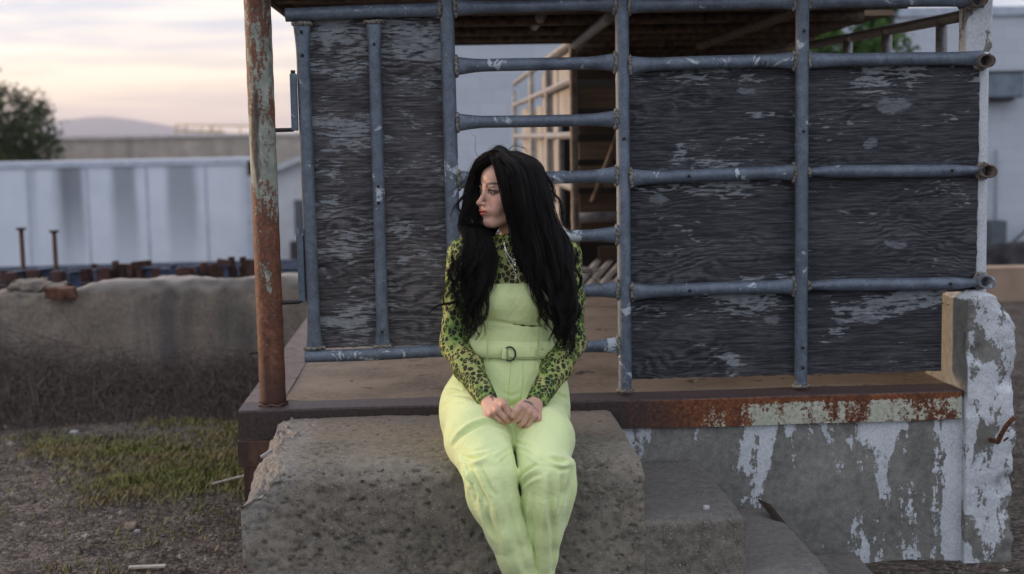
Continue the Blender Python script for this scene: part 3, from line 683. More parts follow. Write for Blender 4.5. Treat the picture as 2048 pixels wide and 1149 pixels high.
# ---------------------------------------------------------------- low canopy over the chute: planks on pipe rafters
can = thing('chute_canopy', (.6, 6.2, 2.03), 'low plank canopy on rusty pipe rafters just above the fence', 'canopy')
m_pl = mat_wood('old_plank', ((.035, .025, .019), (.13, .09, .062)), 'X'); m_raf = plain('rusty_pipe', (.10, .070, .052), .45, 30, .65, .1, .4)
m_pl2 = mat_wood('old_plank_pale', ((.08, .06, .045), (.24, .17, .115)), 'X')
y = 4.72; k = 0
while y < 9.2:
    wd = .19+.02*random.random(); x0 = -.60+.01*random.random() if y < 7.35 else .80; b = MB()
    b.box((x0, y, 2.036+.004*(k % 2)), (2.15 if y > 6.6 else 1.93, y+wd-.008, 2.060+.004*(k % 2))); obj('roof_plank', b, m_pl2 if k % 3 == 1 else m_pl, can); y += wd; k += 1
b = MB(); b.box((-.60, 4.70, 1.985), (-.578, 7.42, 2.034)); obj('edge_board', b, m_pl, can)
for yy in (5.15, 5.75, 6.35, 6.95, 7.42):
    b = MB(); b.tube(smooth_line((-.57, yy, 2.008), (1.90, yy, 2.008), 12), .024, 14); obj('rafter', b, m_raf, can)
for yy in (8.0, 8.6, 9.2):
    b = MB(); b.tube(smooth_line((.80, yy, 2.008), (2.12, yy, 2.008), 12), .024, 14); obj('rafter', b, m_raf, can)
b = MB(); b.tube(smooth_line(at(1225, 30, 5.5), at(1150, 90, 7.4), 12), .024, 14); obj('brace', b, M_PIPE2, can)
b = MB(); b.tube(smooth_line(at(1085, 30, 6.1), at(1062, 62, 7.3), 12), .022, 14); obj('brace', b, M_PIPE2, can)
b = MB(); b.tube(smooth_line(at(1600, 20, 5.3), at(1400, 92, 7.3), 12), .022, 14); obj('brace', b, m_raf, can)
b = MB(); b.box((.75, 9.30, 1.955), (2.2, 9.33, 2.03)); obj('back_board', b, mat_wood('sunlit_board', ((.22, .14, .085), (.42, .29, .18)), 'X'), can)  # rear board: its warm sunlight is put into the wood colour
b = MB(); b.box((.05, 7.45, 1.975), (.83, 7.475, 2.03)); obj('back_board', b, m_pl, can)
for i, (px, py) in enumerate(((906, 62), (1240, 100))): pass

# side frame running back along the right edge
side = thing('side_rail_frame', (1.86, 5.5, DZ), 'side railing of dull pipe running back from the white corner post under the canopy', 'railing')
b = MB(); b.tube(smooth_line((1.862, 4.97, 1.895), (1.862, 9.1, 1.955), 20), .021, 14); obj('top_rail', b, M_PIPE2, side)
b = MB(); b.box((1.85, 5.0, 1.72), (1.874, 9.0, 1.742), tilt=None); obj('mid_board', b, m_pl2, side)
for yy in (5.24, 5.89, 6.46, 7.3, 8.3, 9.1):
    b = MB(); b.tube(smooth_line((1.862, yy, DZ), (1.862, yy, 1.895+.014*(yy-4.97)), 8), .0215, 14); obj('post', b, M_PIPE2, side)
for zz in (1.35, .966):
    b = MB(); b.tube(smooth_line((1.862, 4.97, zz), (1.862, 9.1, zz), 8), .021, 14); obj('rail', b, M_PIPE2, side)
b = MB(); b.box((1.885, 5.05, .62), (1.90, 9.0, 1.70)); obj('side_board', b, m_pl, side)

# ---------------------------------------------------------------- chute fence in the middle distance
chute = thing('chute_fence', (.705, 10.4, DZ), 'pale pipe and plank chute fence running away behind the open rungs', 'fence')
m_cp = mat_galv('chute_pipe', (.30, .28, .26)); m_cw = mat_wood('chute_plank', ((.27, .25, .23), (.48, .45, .41)), 'Z')
ppos = ((7.5, 2.02), (9.3, 2.02), (10.9, 2.02), (13.4, 1.93))
for yy, zt in ppos:
    b = MB(); b.tube(smooth_line((.705, yy, DZ), (.705, yy, zt), 10), .021, 14)
    obj('post', b, m_cp if yy > 8 else plain('rusty_chute_post', (.20, .165, .14), .3, 20, .6, .1, .3), chute)
for zz in (1.99, 1.79, 1.50, 1.22, .95):
    for (a, c) in zip(ppos[:-1], ppos[1:]):
        b = MB(); P, rx, rz = flared((.705, a[0]+.02, zz), (.705, c[0]-.02, zz), .021, flare=(1.4, .7)); b.tube(P, rx, 14, r2=rz); obj('rail', b, m_cp, chute)
for (y0, y1, z0, z1) in ((7.95, 8.8, 1.56, 2.0), (8.85, 9.25, .7, 2.01), (9.4, 10.2, .7, 1.93), (10.25, 10.85, .65, 1.72), (11.0, 11.9, .7, 1.70), (11.95, 12.8, .7, 1.74)):
    b = MB(); b.box((.735, y0, z0), (.758, y1-.02, z1)); obj('plank', b, m_cw, chute)
b = MB(); b.box((.70, 8.5, DZ), (.73, 8.56, 1.30)); b2 = MB(); P, rx, rz = flared((.705, 8.35, DZ), (.705, 8.35, 1.48), .021, flare=(1, 1)); b2.tube(P, rx, 14, r2=rz); obj('post', b2, m_cp, chute)

bw = thing('plank_wall', (1.3, 8.2, DZ), 'dark wall of spaced horizontal planks deep under the canopy', 'wall')
zz = 1.93; k = 0
while zz > .95:
    h = .10+.035*random.random(); b = MB(); b.box((.80, 8.2+.01*(k % 2), zz-h), (1.84, 8.225+.01*(k % 2), zz)); obj('plank', b, m_pl2 if k in (1, 3, 4) else m_pl, bw); zz -= h+.035+.02*random.random(); k += 1
b = MB(); b.box((.76, 9.6, DZ), (1.84, 9.63, 1.95)); obj('shade_backing', b, plain('shade_black', (.02, .018, .016), .2), bw)  # near-black backing added in place of the deep shade behind the planks
b = MB(); b.tube(smooth_line((.74, 8.1, 1.03), (1.84, 8.1, 1.05), 8), .03, 14); obj('low_rail', b, M_PIPE2, bw)
b = MB(); b.tube(smooth_line((.86, 8.05, 1.12), (1.05, 8.05, 1.60), 8), .02, 12); obj('brace', b, m_raf, bw)
# a few pale slats left on the dock floor
sl = thing('slat_pallet', (1.05, 8.3, DZ), 'pale slats of a broken pallet leaning low on the dock floor behind the rungs', 'pallet')
for k in range(5):
    a = at(1150+k*24, 575, 7.9); c = at(1198+k*24, 520, 8.9); b = MB()
    d = c-a; b.tube([a, c], .024, 4, r2=.006, smooth=False); obj('slat', b, mat_wood('pale_slat', ((.25, .23, .21), (.5, .46, .42)), 'Y'), sl)
b = MB(); b.box((.88, 7.95, DZ), (1.7, 8.02, DZ+.06)); obj("bearer", b, m_pl, sl); b = MB(); b.box((.98, 8.85, DZ), (1.8, 8.92, DZ+.20)); obj("bearer", b, m_pl, sl)
# ================================================================ BEHIND: wall, trailer, buildings, tree
def ragged_wall():
    xs = np.arange(-5.2, .9, .035); n = len(xs); top = .695+.008*fbm(np.stack([xs*1.2, xs*0, xs*0], -1), 3)+.014*fbm(np.stack([xs*14, xs*0+3, xs*0], -1), 3)
    top += .015*np.clip((xs+2.2)/1.6, 0, 1)-.05*(xs < -2.05)*np.clip(-(xs+2.05)/.1, 0, 1)
    prof_z = np.concatenate([np.linspace(-.2, .60, 14), np.linspace(.63, 1, 6)])
    rows = []
    for k, u in enumerate(np.concatenate([np.linspace(0, .85, 15), np.linspace(.88, 1, 6)])):
        z = -.2+(top+.2)*u; P = np.stack([xs, np.full(n, 8.374), z], -1)
        P[:, 1] += fbm(P*np.array([3, 1, 3]), 4)*.005+(u > .86)*(fbm(P*24, 3)*.025+.015*(u-.86)/.14); rows.append(P)
    for yy in (8.48, 8.58, 8.66):
        P = np.stack([xs, np.full(n, yy), top-.01+.03*fbm(np.stack([xs*8, xs*0+yy*9, xs*0], -1), 3)], -1); rows.append(P)
    rows.append(np.stack([xs, np.full(n, 8.68), np.full(n, -.3)], -1))
    V = np.array(rows); r = len(rows); i = np.arange(r*n).reshape(r, n)
    f = np.stack([i[:-1, :-1], i[:-1, 1:], i[1:, 1:], i[1:, :-1]], -1).reshape(-1, 4)
    return V.reshape(-1, 3), f, True
mr = mat_concrete('old_wall_concrete', (.235, .205, .172), 0, .6, .6, pits=False)
x_, y_, z_ = mr.xyz(); st = mr.noise(3.2, 5, .6, .3, co=mr.map((1.3, 1, .16)))
cc = mr.mix(mr.ma('MULTIPLY', mr.n2(st, .48, .68), .65), mr.base, (.075, .080, .090))
cc = mr.mix(mr.n2(mr.ma('MULTIPLY_ADD', mr.noise(9, 5), .09, z_), .66, .72), cc, (.30, .28, .26)); mr.col(cc)
tag(obj('retaining_wall', ragged_wall(), mr.m, origin=(-2, 8.4, 0)), 'low stained concrete retaining wall with a broken top edge, across the left background', 'wall')
c0 = at(120, 586, 8.33); V, F = rough_block(c0-np.array([.078, .05, .033]), c0+np.array([.082, .06, .030]), .02, lambda P: P+.012*vnoise(P*20)[:, None])
tag(obj('brick', (V, F, False), plain('dark_brick', (.115, .055, .04), .5, 16, .9, 0, .5), origin=c0), 'single dark red brick sitting on top of the broken retaining wall', 'brick')
for i, (px, py, sx2, sz) in enumerate(((62, 566, .12, .035), (20, 586, .13, .030), (112, 570, .05, .020))):
    c0 = at(px, py+6, 8.48); h = np.array([sx2, .09, sz])
    V, F = rough_block(c0-h, c0+h, .025, lambda P: c0+(P-c0)*(1-.35*(np.linalg.norm((P-c0)/h, axis=1)[:, None]-1))+.06*vnoise(P*16)[:, None]+.03*vnoise(P*45)[:, None])
    tag(obj('rubble_chunk', (V, F, False), mr.m, origin=c0), ['large rounded lump of broken concrete on the wall top, left of the brick', 'low flat slab of broken concrete at the far left end of the wall top', 'small broken lump of concrete right behind the brick'][i], 'rubble', 'rubble on the wall top')

# steel racks behind the wall
m_blue = plain('blue_paint_steel', (.035, .055, .10), .5, 9, .6, .2); m_rst = plain('rust_dark', (.055, .028, .024), .5, 8, .8)
rack = thing('steel_rack_stack', at(280, 560, 11.5), 'jumbled low stack of blue and rusty steel frames with stub posts behind the retaining wall', 'steel frames')
for k in range(15):
    yy = 10.2+k*.25; x0 = -4.6+.25*random.random(); z0 = .49-.062*(yy-10.2)+.03*(k % 3); b = MB()
    b.box((x0, yy, z0-.03), (.2, yy+.05, z0+.03), rot=R_(random.uniform(-2.2, 2.2))); obj('beam', b, m_blue if k % 3 else m_rst, rack)
for k in range(15):
    xx = -4.3+k*.30+.1*random.random(); b = MB(); b.box((xx, 10.0, .06), (xx+.05, 13.8, .12+.03*(k % 2)), rot=R_(random.uniform(-5, 5))); obj('cross_beam', b, m_rst if k % 2 else m_blue, rack)
stubs = [(int(v), int(547-.028*v-6*((v*3) % 5)/5), 10) for v in range(8, 520, 17)]+[(22, 545, 20), (62, 540, 16), (188, 528, 22), (205, 535, 28), (232, 522, 20), (242, 528, 24), (260, 530, 22), (277, 523, 24), (296, 521, 22), (310, 538, 30), (368, 538, 26), (407, 525, 20), (430, 527, 18), (445, 519, 20), (464, 514, 24), (487, 514, 18), (330, 540, 14), (388, 540, 16), (505, 520, 16), (150, 545, 16)]
for (px, py, h) in stubs:
    yy = 10.0+.25*((px*13) % 5)/5; a = at(px, py, yy); b = MB(); w_ = (.016, .022, .030, .045)[(px*7) % 4]; b.box((a[0]-w_, yy-.02, a[2]-.004*h-.05), (a[0]+w_, yy+.02, a[2]), rot=R_((px*5) % 40-20), tilt=Matrix.Rotation(R_(((px*11) % 17-8)*1.2), 3, 'Y')); (b.tube([(a[0], yy, a[2]-.002), (a[0], yy, a[2]+.010)], w_+.012, 8) if px % 3 == 0 else None)
    obj('stub_post', b, m_blue if (px*7) % 3 == 0 else m_rst, rack)
for px, py, lab in ((44, 459, 'left one of two tall capped rusty pipes rising behind the retaining wall'), (110, 464, 'right one of two tall capped rusty pipes rising behind the retaining wall')):
    a = at(px, py, 11.8); t = thing('capped_pipe', (a[0], 11.8, .3), lab, 'pipe', 'tall capped pipes'); b = MB(); b.tube([(a[0], 11.8, -.4), (a[0]-.008, 11.8, a[2])], .019, 10); obj('pipe', b, m_rst, t)
    b = MB(); b.tube([(a[0]-.008, 11.8, a[2]-.006), (a[0]-.008, 11.8, a[2]+.012)], .040, 12); obj('cap', b, m_rst, t)

# white box trailer
TY = 30.0; x0, x1 = -13.5, at(500, 318, TY)[0]; zt = at(250, 322, TY)[2]; zb = zt-2.75
tr = thing('box_trailer', ((x0+x1)/2, TY+1.3, zb-1.0), 'long white box trailer with dark streaks down its riveted side panels', 'trailer')
mt = Mat('trailer_white', .45, 0, .5); x_, y_, z_ = mt.xyz()
cc = mt.ramp(mt.noise(1.2, 4), [(.3, (.56, .64, .75)), (.7, (.66, .74, .84))])
cx_ = (x0+x1)/2
for (px, wd, st_) in ((145, .20, .75), (250, .22, .62), (365, .26, .55), (125, .15, .3), (65, .05, .35), (490, .05, .25)):
    xc = at(px, 420, TY)[0]-cx_; dd = mt.ma('ABSOLUTE', mt.ma('SUBTRACT', x_, xc))
    f_ = mt.ma('MULTIPLY', mt.ma('SUBTRACT', 1, mt.n2(mt.ma('MULTIPLY_ADD', mt.noise(6, 3, co=mt.map((1, 1, .15))), .14, dd), wd, wd+.20)), mt.ma('MULTIPLY', mt.n2(z_, .9, 3.4), st_))
    cc = mt.mix(f_, cc, (.085, .10, .13))
mt.col(cc)
b = MB(); b.box((x0, TY, zb), (x1, TY+2.5, zt-.12)); obj('body', b, mt.m, tr)
b = MB(); b.box((x0, TY-.03, zt-.12), (x1+.02, TY+2.53, zt)); b.box((x0, TY-.03, zb-.12), (x1+.02, TY+2.53, zb)); b.box((x1-.10, TY-.025, zb), (x1, TY+.0, zt-.12)); obj('rail', b, plain('trailer_rail', (.42, .48, .58), .1, 4, .5), tr)
k = at(57, 400, TY)[0]-6*1.22
while k < x1-.2:
    b = MB(); b.box((k-.02, TY-.012, zb), (k+.02, TY-.001, zt-.12)); obj('seam_strip', b, plain('seam', (.40, .46, .56), .1, 4, .5) if 'seam' not in bpy.data.materials else bpy.data.materials['seam'], tr); k += 1.22
b = MB(); b.box((x1-.06, TY-.05, zt-.35), (x1+.06, TY+.1, zt-.05)); obj('marker_bracket', b, m_rst, tr)
for xx in (x1-1.5, x1-2.8, x0+2.2):
    b = MB(); b.tube([(xx, TY+.1, zb-.55), (xx, TY+.5, zb-.55)], .5, 24); b.tube([(xx, TY+2.0, zb-.55), (xx, TY+2.4, zb-.55)], .5, 24); w_ = obj('wheel', b, plain('tyre', (.03, .03, .03), .1) if 'tyre' not in bpy.data.materials else bpy.data.materials['tyre'], tr)

# buildings
def block(name, lo, hi, mat, parent): b = MB(); b.box(lo, hi); return obj(name, b, mat, parent)
PYY = 45; a, c = at(73, 276, PYY), at(620, 276, PYY)
pbld = thing('flat_roofed_building', ((a[0]+c[0])/2, PYY, -2.5), 'long low concrete building with a flat parapet behind the white trailer', 'building')
mpar = mat_concrete('parapet_concrete', (.36, .33, .29), 0, .8, .1, pits=False); x_, y_, z_ = mpar.xyz()
mpar.col(mpar.mix(mpar.ma('MULTIPLY', mpar.n2(mpar.noise(1.6, 5, .6, co=mpar.map((1.2, 1, .12))), .5, .7), .5), mpar.base, (.16, .15, .14)))
block('wall', (a[0], PYY, -2.5), (c[0]+1.2, PYY+12, a[2]-.08), mpar.m, pbld); block('coping', (a[0]-.08, PYY-.08, a[2]-.08), (c[0]+1.28, PYY+12.1, a[2]+.02), plain('coping_pale', (.50, .48, .47), .1), pbld)
fr = thing('rooftop_pipe_frame', at(420, 275, 52), 'spindly pale yellow pipe frame standing on the flat roof, blurred against the sky', 'frame')
m_y = plain('yellow_pale', (.50, .40, .24), .2)
zz0 = at(420, 277, 52)[2]
for (px0, py0, px1, py1) in ((352, 250, 520, 252), (352, 262, 450, 264), (352, 248, 352, 276), (372, 250, 372, 276), (405, 256, 395, 276), (420, 250, 435, 276), (425, 250, 415, 276), (440, 256, 440, 276), (480, 256, 480, 276), (515, 252, 515, 276)):
    b = MB(); b.tube([at(px0, py0, 52), at(px1, py1, 52)], .035, 6); obj('bar', b, m_y, fr)
SY_ = 36; a, c = at(500, 372, SY_), at(700, 250, SY_)
shed = thing('gable_shed', at(600, 520, SY_), 'small white gable-roofed building glimpsed between the rusty post and the gate', 'building')
mwh = plain('white_siding', (.55, .60, .66), .06, 3, .7)
ap = at(660, 300, SY_); l = at(530, 352, SY_); r_ = at(800, 352, SY_)
b = MB(); V = [(l[0], SY_, -2.6), (r_[0], SY_, -2.6), (r_[0], SY_, l[2]), (ap[0], SY_, ap[2]), (l[0], SY_, l[2])]; V2 = [(x, y+8, z) for x, y, z in V]
b.add(V+V2, [(0, 1, 2, 3, 4), (9, 8, 7, 6, 5), (0, 5, 6, 1), (1, 6, 7, 2), (4, 9, 5, 0)]); obj('wall', b, mwh, shed)
b = MB()
for (p, q) in ((l, ap), (ap, r_)):
    d = np.array([q[0]-p[0], 0, q[2]-p[2]]); e = d/np.linalg.norm(d); p2 = np.array([p[0], 0, p[2]])-e*.25*(p is l); q2 = np.array([q[0], 0, q[2]])+e*.25*(q is r_); nrm = np.array([-e[2], 0, e[0]])*.07
    V = [p2, q2, q2+nrm*2, p2+nrm*2]; vv = [(x[0], SY_-.3, x[2]) for x in V]+[(x[0], SY_+8.3, x[2]) for x in V]
    b.add(vv, [(0, 1, 2, 3), (7, 6, 5, 4), (0, 4, 5, 1), (1, 5, 6, 2), (2, 6, 7, 3), (3, 7, 4, 0)])
obj('roof', b, plain('pale_roof', (.42, .46, .50), .08), shed)
d0 = at(592, 400, SY_); block('window', (d0[0]-.05, SY_-.03, at(592, 470, SY_)[2]), (d0[0]+.5, SY_-.005, d0[2]), plain('dim_glass', (.10, .12, .15), .1, 3, .2), shed)
d0 = at(580, 483, SY_); block('door', (d0[0], SY_-.03, -2.6), (d0[0]+.9, SY_-.005, d0[2]), plain('dark_door', (.05, .05, .055), .1), shed)

# big white painted brick building on the right and behind the canopy
WY = 21.0; wz = at(2048, 17, WY)[2]
wb_ = thing('white_brick_building', (6, WY, -.4), 'large white-painted brick building with a flat roof, filling the background behind the fence', 'building')
mwb = Mat('painted_brick', .8, 0, .3); br = mwb.n('ShaderNodeTexBrick'); mwb.put(br.inputs['Vector'], mwb.map((1, 1, 1), rot=(R_(90), 0, 0)))
br.inputs['Scale'].default_value = 1; br.inputs['Brick Width'].default_value = .40; br.inputs['Row Height'].default_value = .20; br.inputs['Mortar Size'].default_value = .006; br.inputs['Mortar Smooth'].default_value = .5
for s_, v_ in (('Color1', (.46, .51, .58)), ('Color2', (.50, .55, .62)), ('Mortar', (.38, .43, .50))): br.inputs[s_].default_value = (*v_, 1)
cc = mwb.mix(mwb.ma('MULTIPLY', mwb.n2(mwb.noise(1.1, 6, .7), .56, .70), .5), br.outputs[0], (.33, .35, .37)); mwb.col(cc); mwb.bump(br.outputs[0], .3, .01)
block('wall', (-.55, WY, -.6), (24, WY+15, wz-.10), mwb.m, wb_); block('coping', (-.6, WY-.05, wz-.10), (24.1, WY+15.1, wz+.03), plain('coping_blue', (.40, .46, .55), .1), wb_)
a, c = at(1975, 147, WY-.2), at(2042, 196, WY-.2)
b = MB(); b.box((a[0]-.1, WY-.36, c[2]), (c[0], WY-.01, a[2])); obj('vent_hood', b, plain('vent_metal', (.17, .21, .26), .15, 5, .5, .3), wb_, bevel=.03)
b = MB(); b.box((a[0]+.1, WY-.20, c[2]-.04), (c[0]-.1, WY-.002, c[2]-.003)); b.box((a[0]-.1, WY-.38, a[2]+.003), (c[0]+.02, WY-.01, a[2]+.03)); obj('hood_trim', b, plain('trim_dark', (.07, .075, .08), .15), wb_)
b = MB(); b.tube(smooth_line(at(1993, 300, WY-.08), at(1990, 480, WY-.08), 4), .025, 8); obj('drain_pipe', b, plain('conduit', (.25, .28, .32), .1), wb_)
b = MB(); b.box(at(1982, 495, WY-.4), at(1998, 440, WY-.1)); obj('meter_box', b, plain('meter_grey', (.10, .12, .14), .1), wb_)
b = MB(); b.tube([at(2020, 490, WY-.3), at(2060, 455, WY-.1)], .02, 6); obj('brace', b, plain('conduit_dark', (.08, .08, .09), .1), wb_)
# low warm curb wall on the right
a = az(1960, 602, 0); c = az(2120, 622, 0)
b = MB(); b.box((4.2, 11.9, -.1), (9, 12.1, .30), rot=R_(-2)); tag(obj('curb_wall', b, plain('tan_concrete', (.33, .24, .18), .12, 3, .9), origin=(6, 12, 0)), 'low tan concrete curb wall at the far right edge, behind the pier', 'wall')
b = MB()
V, F = rough_block((4.9, 15.0, -.1), (9.2, 16.2, .22), .1, lambda P: P+.12*fbm(P*1.3, 4)[:, None]*np.array([1, 1, 1.3]))
tag(obj('scrap_heap', (V, F, True), plain('dark_scrap', (.045, .045, .05), .5, 5, .9), origin=(7, 15.5, 0)), 'dark low heap of scrap in front of the white building, far right', 'heap')

# ---------------------------------------------------------------- trees
def leaf_tree(name, base, crown_c, crown_r, nleaf, leaf, label, mat, mtr, limbs=9, seed=1, gap=.30):
    g = np.random.default_rng(seed); t = thing(name, base, label, 'tree'); base = np.array(base, float); cc_ = np.array(crown_c, float); cr = np.array(crown_r, float)
    mb = MB(); mid = base*.45+cc_*.55
    mb.tube([base, base*.6+mid*.4+g.normal(0, .04, 3), mid], [cr[0]*.075, cr[0]*.06, cr[0]*.045], 10)
    ends = []
    for k in range(limbs):
        dirn = g.normal(0, 1, 3); dirn[2] = abs(dirn[2])*.8-.1; dirn /= np.linalg.norm(dirn); e = cc_+dirn*cr*g.uniform(.55, .95); s0 = base*.3+mid*.7 if k % 2 else mid
        m1 = s0*.5+e*.5+g.normal(0, .05, 3)*cr[0]; mb.tube([s0, m1, e], [cr[0]*.035, cr[0]*.02, cr[0]*.007], 6); ends.append((m1, e))
        for q in range(5):
            s1 = m1*(1-q/5)+e*(q/5); e1 = s1+g.normal(0, .28, 3)*cr; mb.tube([s1, e1], [cr[0]*.012, cr[0]*.004], 5); ends.append((s1, e1))
    obj('trunk', mb, mtr, t)
    # clusters around branch ends and through the volume
    cl = [e for _, e in ends]+[s*.5+e*.5 for s, e in ends]
    for _ in range(int(len(cl)*1.3)):
        d = g.normal(0, 1, 3); d /= np.linalg.norm(d); cl.append(cc_+d*cr*g.uniform(.35, 1.0)**.6)
    cl = np.array(cl); cl = cl[g.random(len(cl)) > gap*.5]
    C0 = cl[g.integers(0, len(cl), nleaf)]+g.normal(0, 1, (nleaf, 3))*cr*.085
    u = g.normal(0, 1, (nleaf, 3)); u /= np.linalg.norm(u, axis=1)[:, None]; v = np.cross(u, g.normal(0, 1, (nleaf, 3))); v /= np.linalg.norm(v, axis=1)[:, None]
    s = leaf*g.uniform(.6, 1.3, (nleaf, 1)); P = np.stack([C0-u*s, C0+v*s*.45, C0+u*s, C0-v*s*.45], 1).reshape(-1, 3)
    obj('crown', (P, np.arange(4*nleaf).reshape(-1, 4), False), mat, t)
def leafmat(name, c1, c2):
    m = Mat(name, .7, 0, .2); m.col(m.ramp(m.noise(1.8, 3), [(.35, c1), (.65, c2)])); return m.m
m_bark = plain('bark', (.05, .04, .032), .2, 10, .9)
lm = leafmat('leaf_dark', (.012, .022, .008), (.05, .075, .022))
a = at(20, 250, 38)
leaf_tree('bushy_tree', (a[0]-.5, 38, -2.5), (a[0]-.55, 38, 1.55), (1.85, 1.6, 1.65), 15000, .07, 'dark bushy tree at the far left edge, against the sunset sky', lm, m_bark, 12, 3)
a = at(1700, 100, 19)
leaf_tree('green_tree', (a[0], 19, -.4), (a[0], 19, 2.75), (.75, .6, .75), 5000, .06, 'bright green tree seen under the canopy in front of the white building', leafmat('leaf_green', (.02, .06, .012), (.07, .15, .03)), m_bark, 7, 5)

# ---------------------------------------------------------------- ground cover (uncountable)
def blades(n, fx, col, hgt, wdt, name, mat, lean=.5, seed=2, label=None):
    g = np.random.default_rng(seed); X0, Y0 = fx(g, n); n = len(X0); Z0 = gz(X0, Y0)
    h = hgt*g.uniform(.4, 1.3, n); a = g.uniform(0, 2*math.pi, n); l = lean*g.uniform(.1, 1, n)
    d = np.stack([np.cos(a), np.sin(a), 0*a], -1); s = np.stack([-np.sin(a), np.cos(a), 0*a], -1)*wdt*g.uniform(.6, 1.4, n)[:, None]
    B = np.stack([X0, Y0, Z0-.003], -1); M_ = B+d*(l*h*.4)[:, None]+np.array([0, 0, 1])*(h*.6)[:, None]; T = B+d*(l*h)[:, None]+np.array([0, 0, 1])*(h)[:, None]
    P = np.stack([B-s, B+s, M_+s*.8, M_-s*.8, T], 1).reshape(-1, 3); i = np.arange(n)[:, None]*5
    F = np.concatenate([i+np.array([[0, 1, 2, 3]]), i+np.array([[3, 2, 4, 4]])])
    F = [tuple(q) for q in (i+np.array([[0, 1, 2, 3]])).tolist()]+[tuple(q) for q in (i+np.array([[3, 2, 4]])).tolist()]
    o = struct(name, (P, F, False), mat, kind='stuff'); 
    if label: o['label'] = label
    return o
def patchy(g, n, x0, x1, y0, y1, thr, sc_=1.6, seed=0.):
    X0 = g.uniform(x0, x1, n*3); Y0 = g.uniform(y0, y1, n*3)
    v = fbm(np.stack([X0*sc_+seed, Y0*sc_*.8, X0*0+seed], -1), 3)+.45*vnoise(np.stack([X0*7, Y0*7, X0*0+2], -1))
    # densest in the belt between the brush and the near gravel, thinning to the left
    v = v-.30*np.clip((-X0-1.7)/.8, 0, 1)-.5*np.clip((5.25-Y0)/.5, 0, 1)-.35*np.clip((Y0-7.7)/.4, 0, 1)+.05
    k = v+g.normal(0, .20, n*3) > thr; return X0[k][:n], Y0[k][:n]
mgr = Mat('weed_leaf', .7, 0, .2); mgr.col(mgr.mix(mgr.n2(mgr.noise(2.3, 4), .36, .54), mgr.ramp(mgr.noise(30, 2), [(.3, (.10, .115, .030)), (.7, (.19, .20, .060))]), mgr.ramp(mgr.noise(30, 2), [(.3, (.13, .115, .05)), (.7, (.24, .21, .09))])))
blades(46000, lambda g, n: patchy(g, n, -4.5, -.72, 4.8, 8.3, .25), None, .028, .0035, 'grass', mgr.m, 1.2, 3, 'short yellow-green weeds spreading over the gravel left of the dock')
md = Mat('dry_twig', .9, 0, .1); md.col(md.ramp(md.noise(40, 2), [(.3, (.05, .042, .040)), (.7, (.19, .155, .14))]))
def brush():
    g = np.random.default_rng(11); V = []; F = []; mb = MB(); n = 7500
    for k in range(n):
        x = g.uniform(-4.6, -.72); y = g.uniform(7.62, 8.33); hmax = (.34+.20*vnoise(np.array([x*2.1, 3., 0]))+.10*vnoise(np.array([x*7, 1., 0])))*np.clip((y-7.5)/.5, .25, 1)
        z = float(gz(x, y)); L = hmax*g.uniform(.5, 1.15); a = g.uniform(0, 6.283); le = g.uniform(.3, 2.4)
        p0 = np.array([x, y, z]); p3 = p0+np.array([math.cos(a)*le*L, math.sin(a)*le*L*.5, L]); mid = (p0+p3)/2+g.normal(0, .42, 3)*L
        pts = [p0, mid, p3]; w_ = .0016
        for q in range(2):
            p, r = pts[q], pts[q+1]; s = np.array([w_, 0, 0]) if abs(r[0]-p[0]) < abs(r[2]-p[2]) else np.array([0, 0, w_])
            i = len(V); V += [p-s, p+s, r+s*.7, r-s*.7]; F.append((i, i+1, i+2, i+3))
        if k % 2 == 0:
            r = mid+g.normal(0, .3, 3)*L; s = np.array([w_*.7, 0, w_*.7]); i = len(V); V += [mid-s, mid+s, r+s*.6, r-s*.6]; F.append((i, i+1, i+2, i+3))
    return np.array(V), F, False
o = struct('dry_brush', brush(), md.m, kind='stuff'); o['label'] = 'tangle of dry dead tumbleweed along the foot of the retaining wall'
mst = Mat('gravel_stone', .9, 0, .15); rs = mst.vor(9, out='Color'); rr_ = mst.n('ShaderNodeSeparateColor'); mst.put(rr_.inputs[0], rs)
mst.col(mst.ramp(mst.ma('MULTIPLY_ADD', rr_.outputs[0], .5, mst.ma('MULTIPLY', mst.noise(80, 2), .5)), [(.2, (.045, .04, .037)), (.55, (.13, .112, .10)), (.85, (.32, .29, .265))]))
def stones(n=26000):
    g = np.random.default_rng(5); X0 = np.concatenate([g.uniform(-3.2, -.7, n), g.uniform(1.4, 3.2, n//6)]); Y0 = np.concatenate([4.4+4.0*g.random(n)**1.3, g.uniform(3.9, 7.5, n//6)]); N0 = len(X0)
    C0 = np.stack([X0, Y0, gz(X0, Y0)+.001], -1); s = .0042*g.uniform(.5, 1.6, (N0, 1))*(1+2.2*(g.random((N0, 1)) > .985))
    o8 = np.array([(1, 0, 0), (0, 1, 0), (-1, 0, 0), (0, -1, 0), (0, 0, .8), (0, 0, -.6)], float)
    P = C0[:, None]+o8[None]*s[:, None]*g.uniform(.6, 1.4, (N0, 6, 3)); T = np.array([(0, 1, 4), (1, 2, 4), (2, 3, 4), (3, 0, 4), (1, 0, 5), (2, 1, 5), (3, 2, 5), (0, 3, 5)])
    return P.reshape(-1, 3), (np.arange(N0)[:, None, None]*6+T[None]).reshape(-1, 3), False
o = struct('gravel', stones(), mst.m, kind='stuff'); o['label'] = 'loose grey-brown gravel stones scattered over the yard'
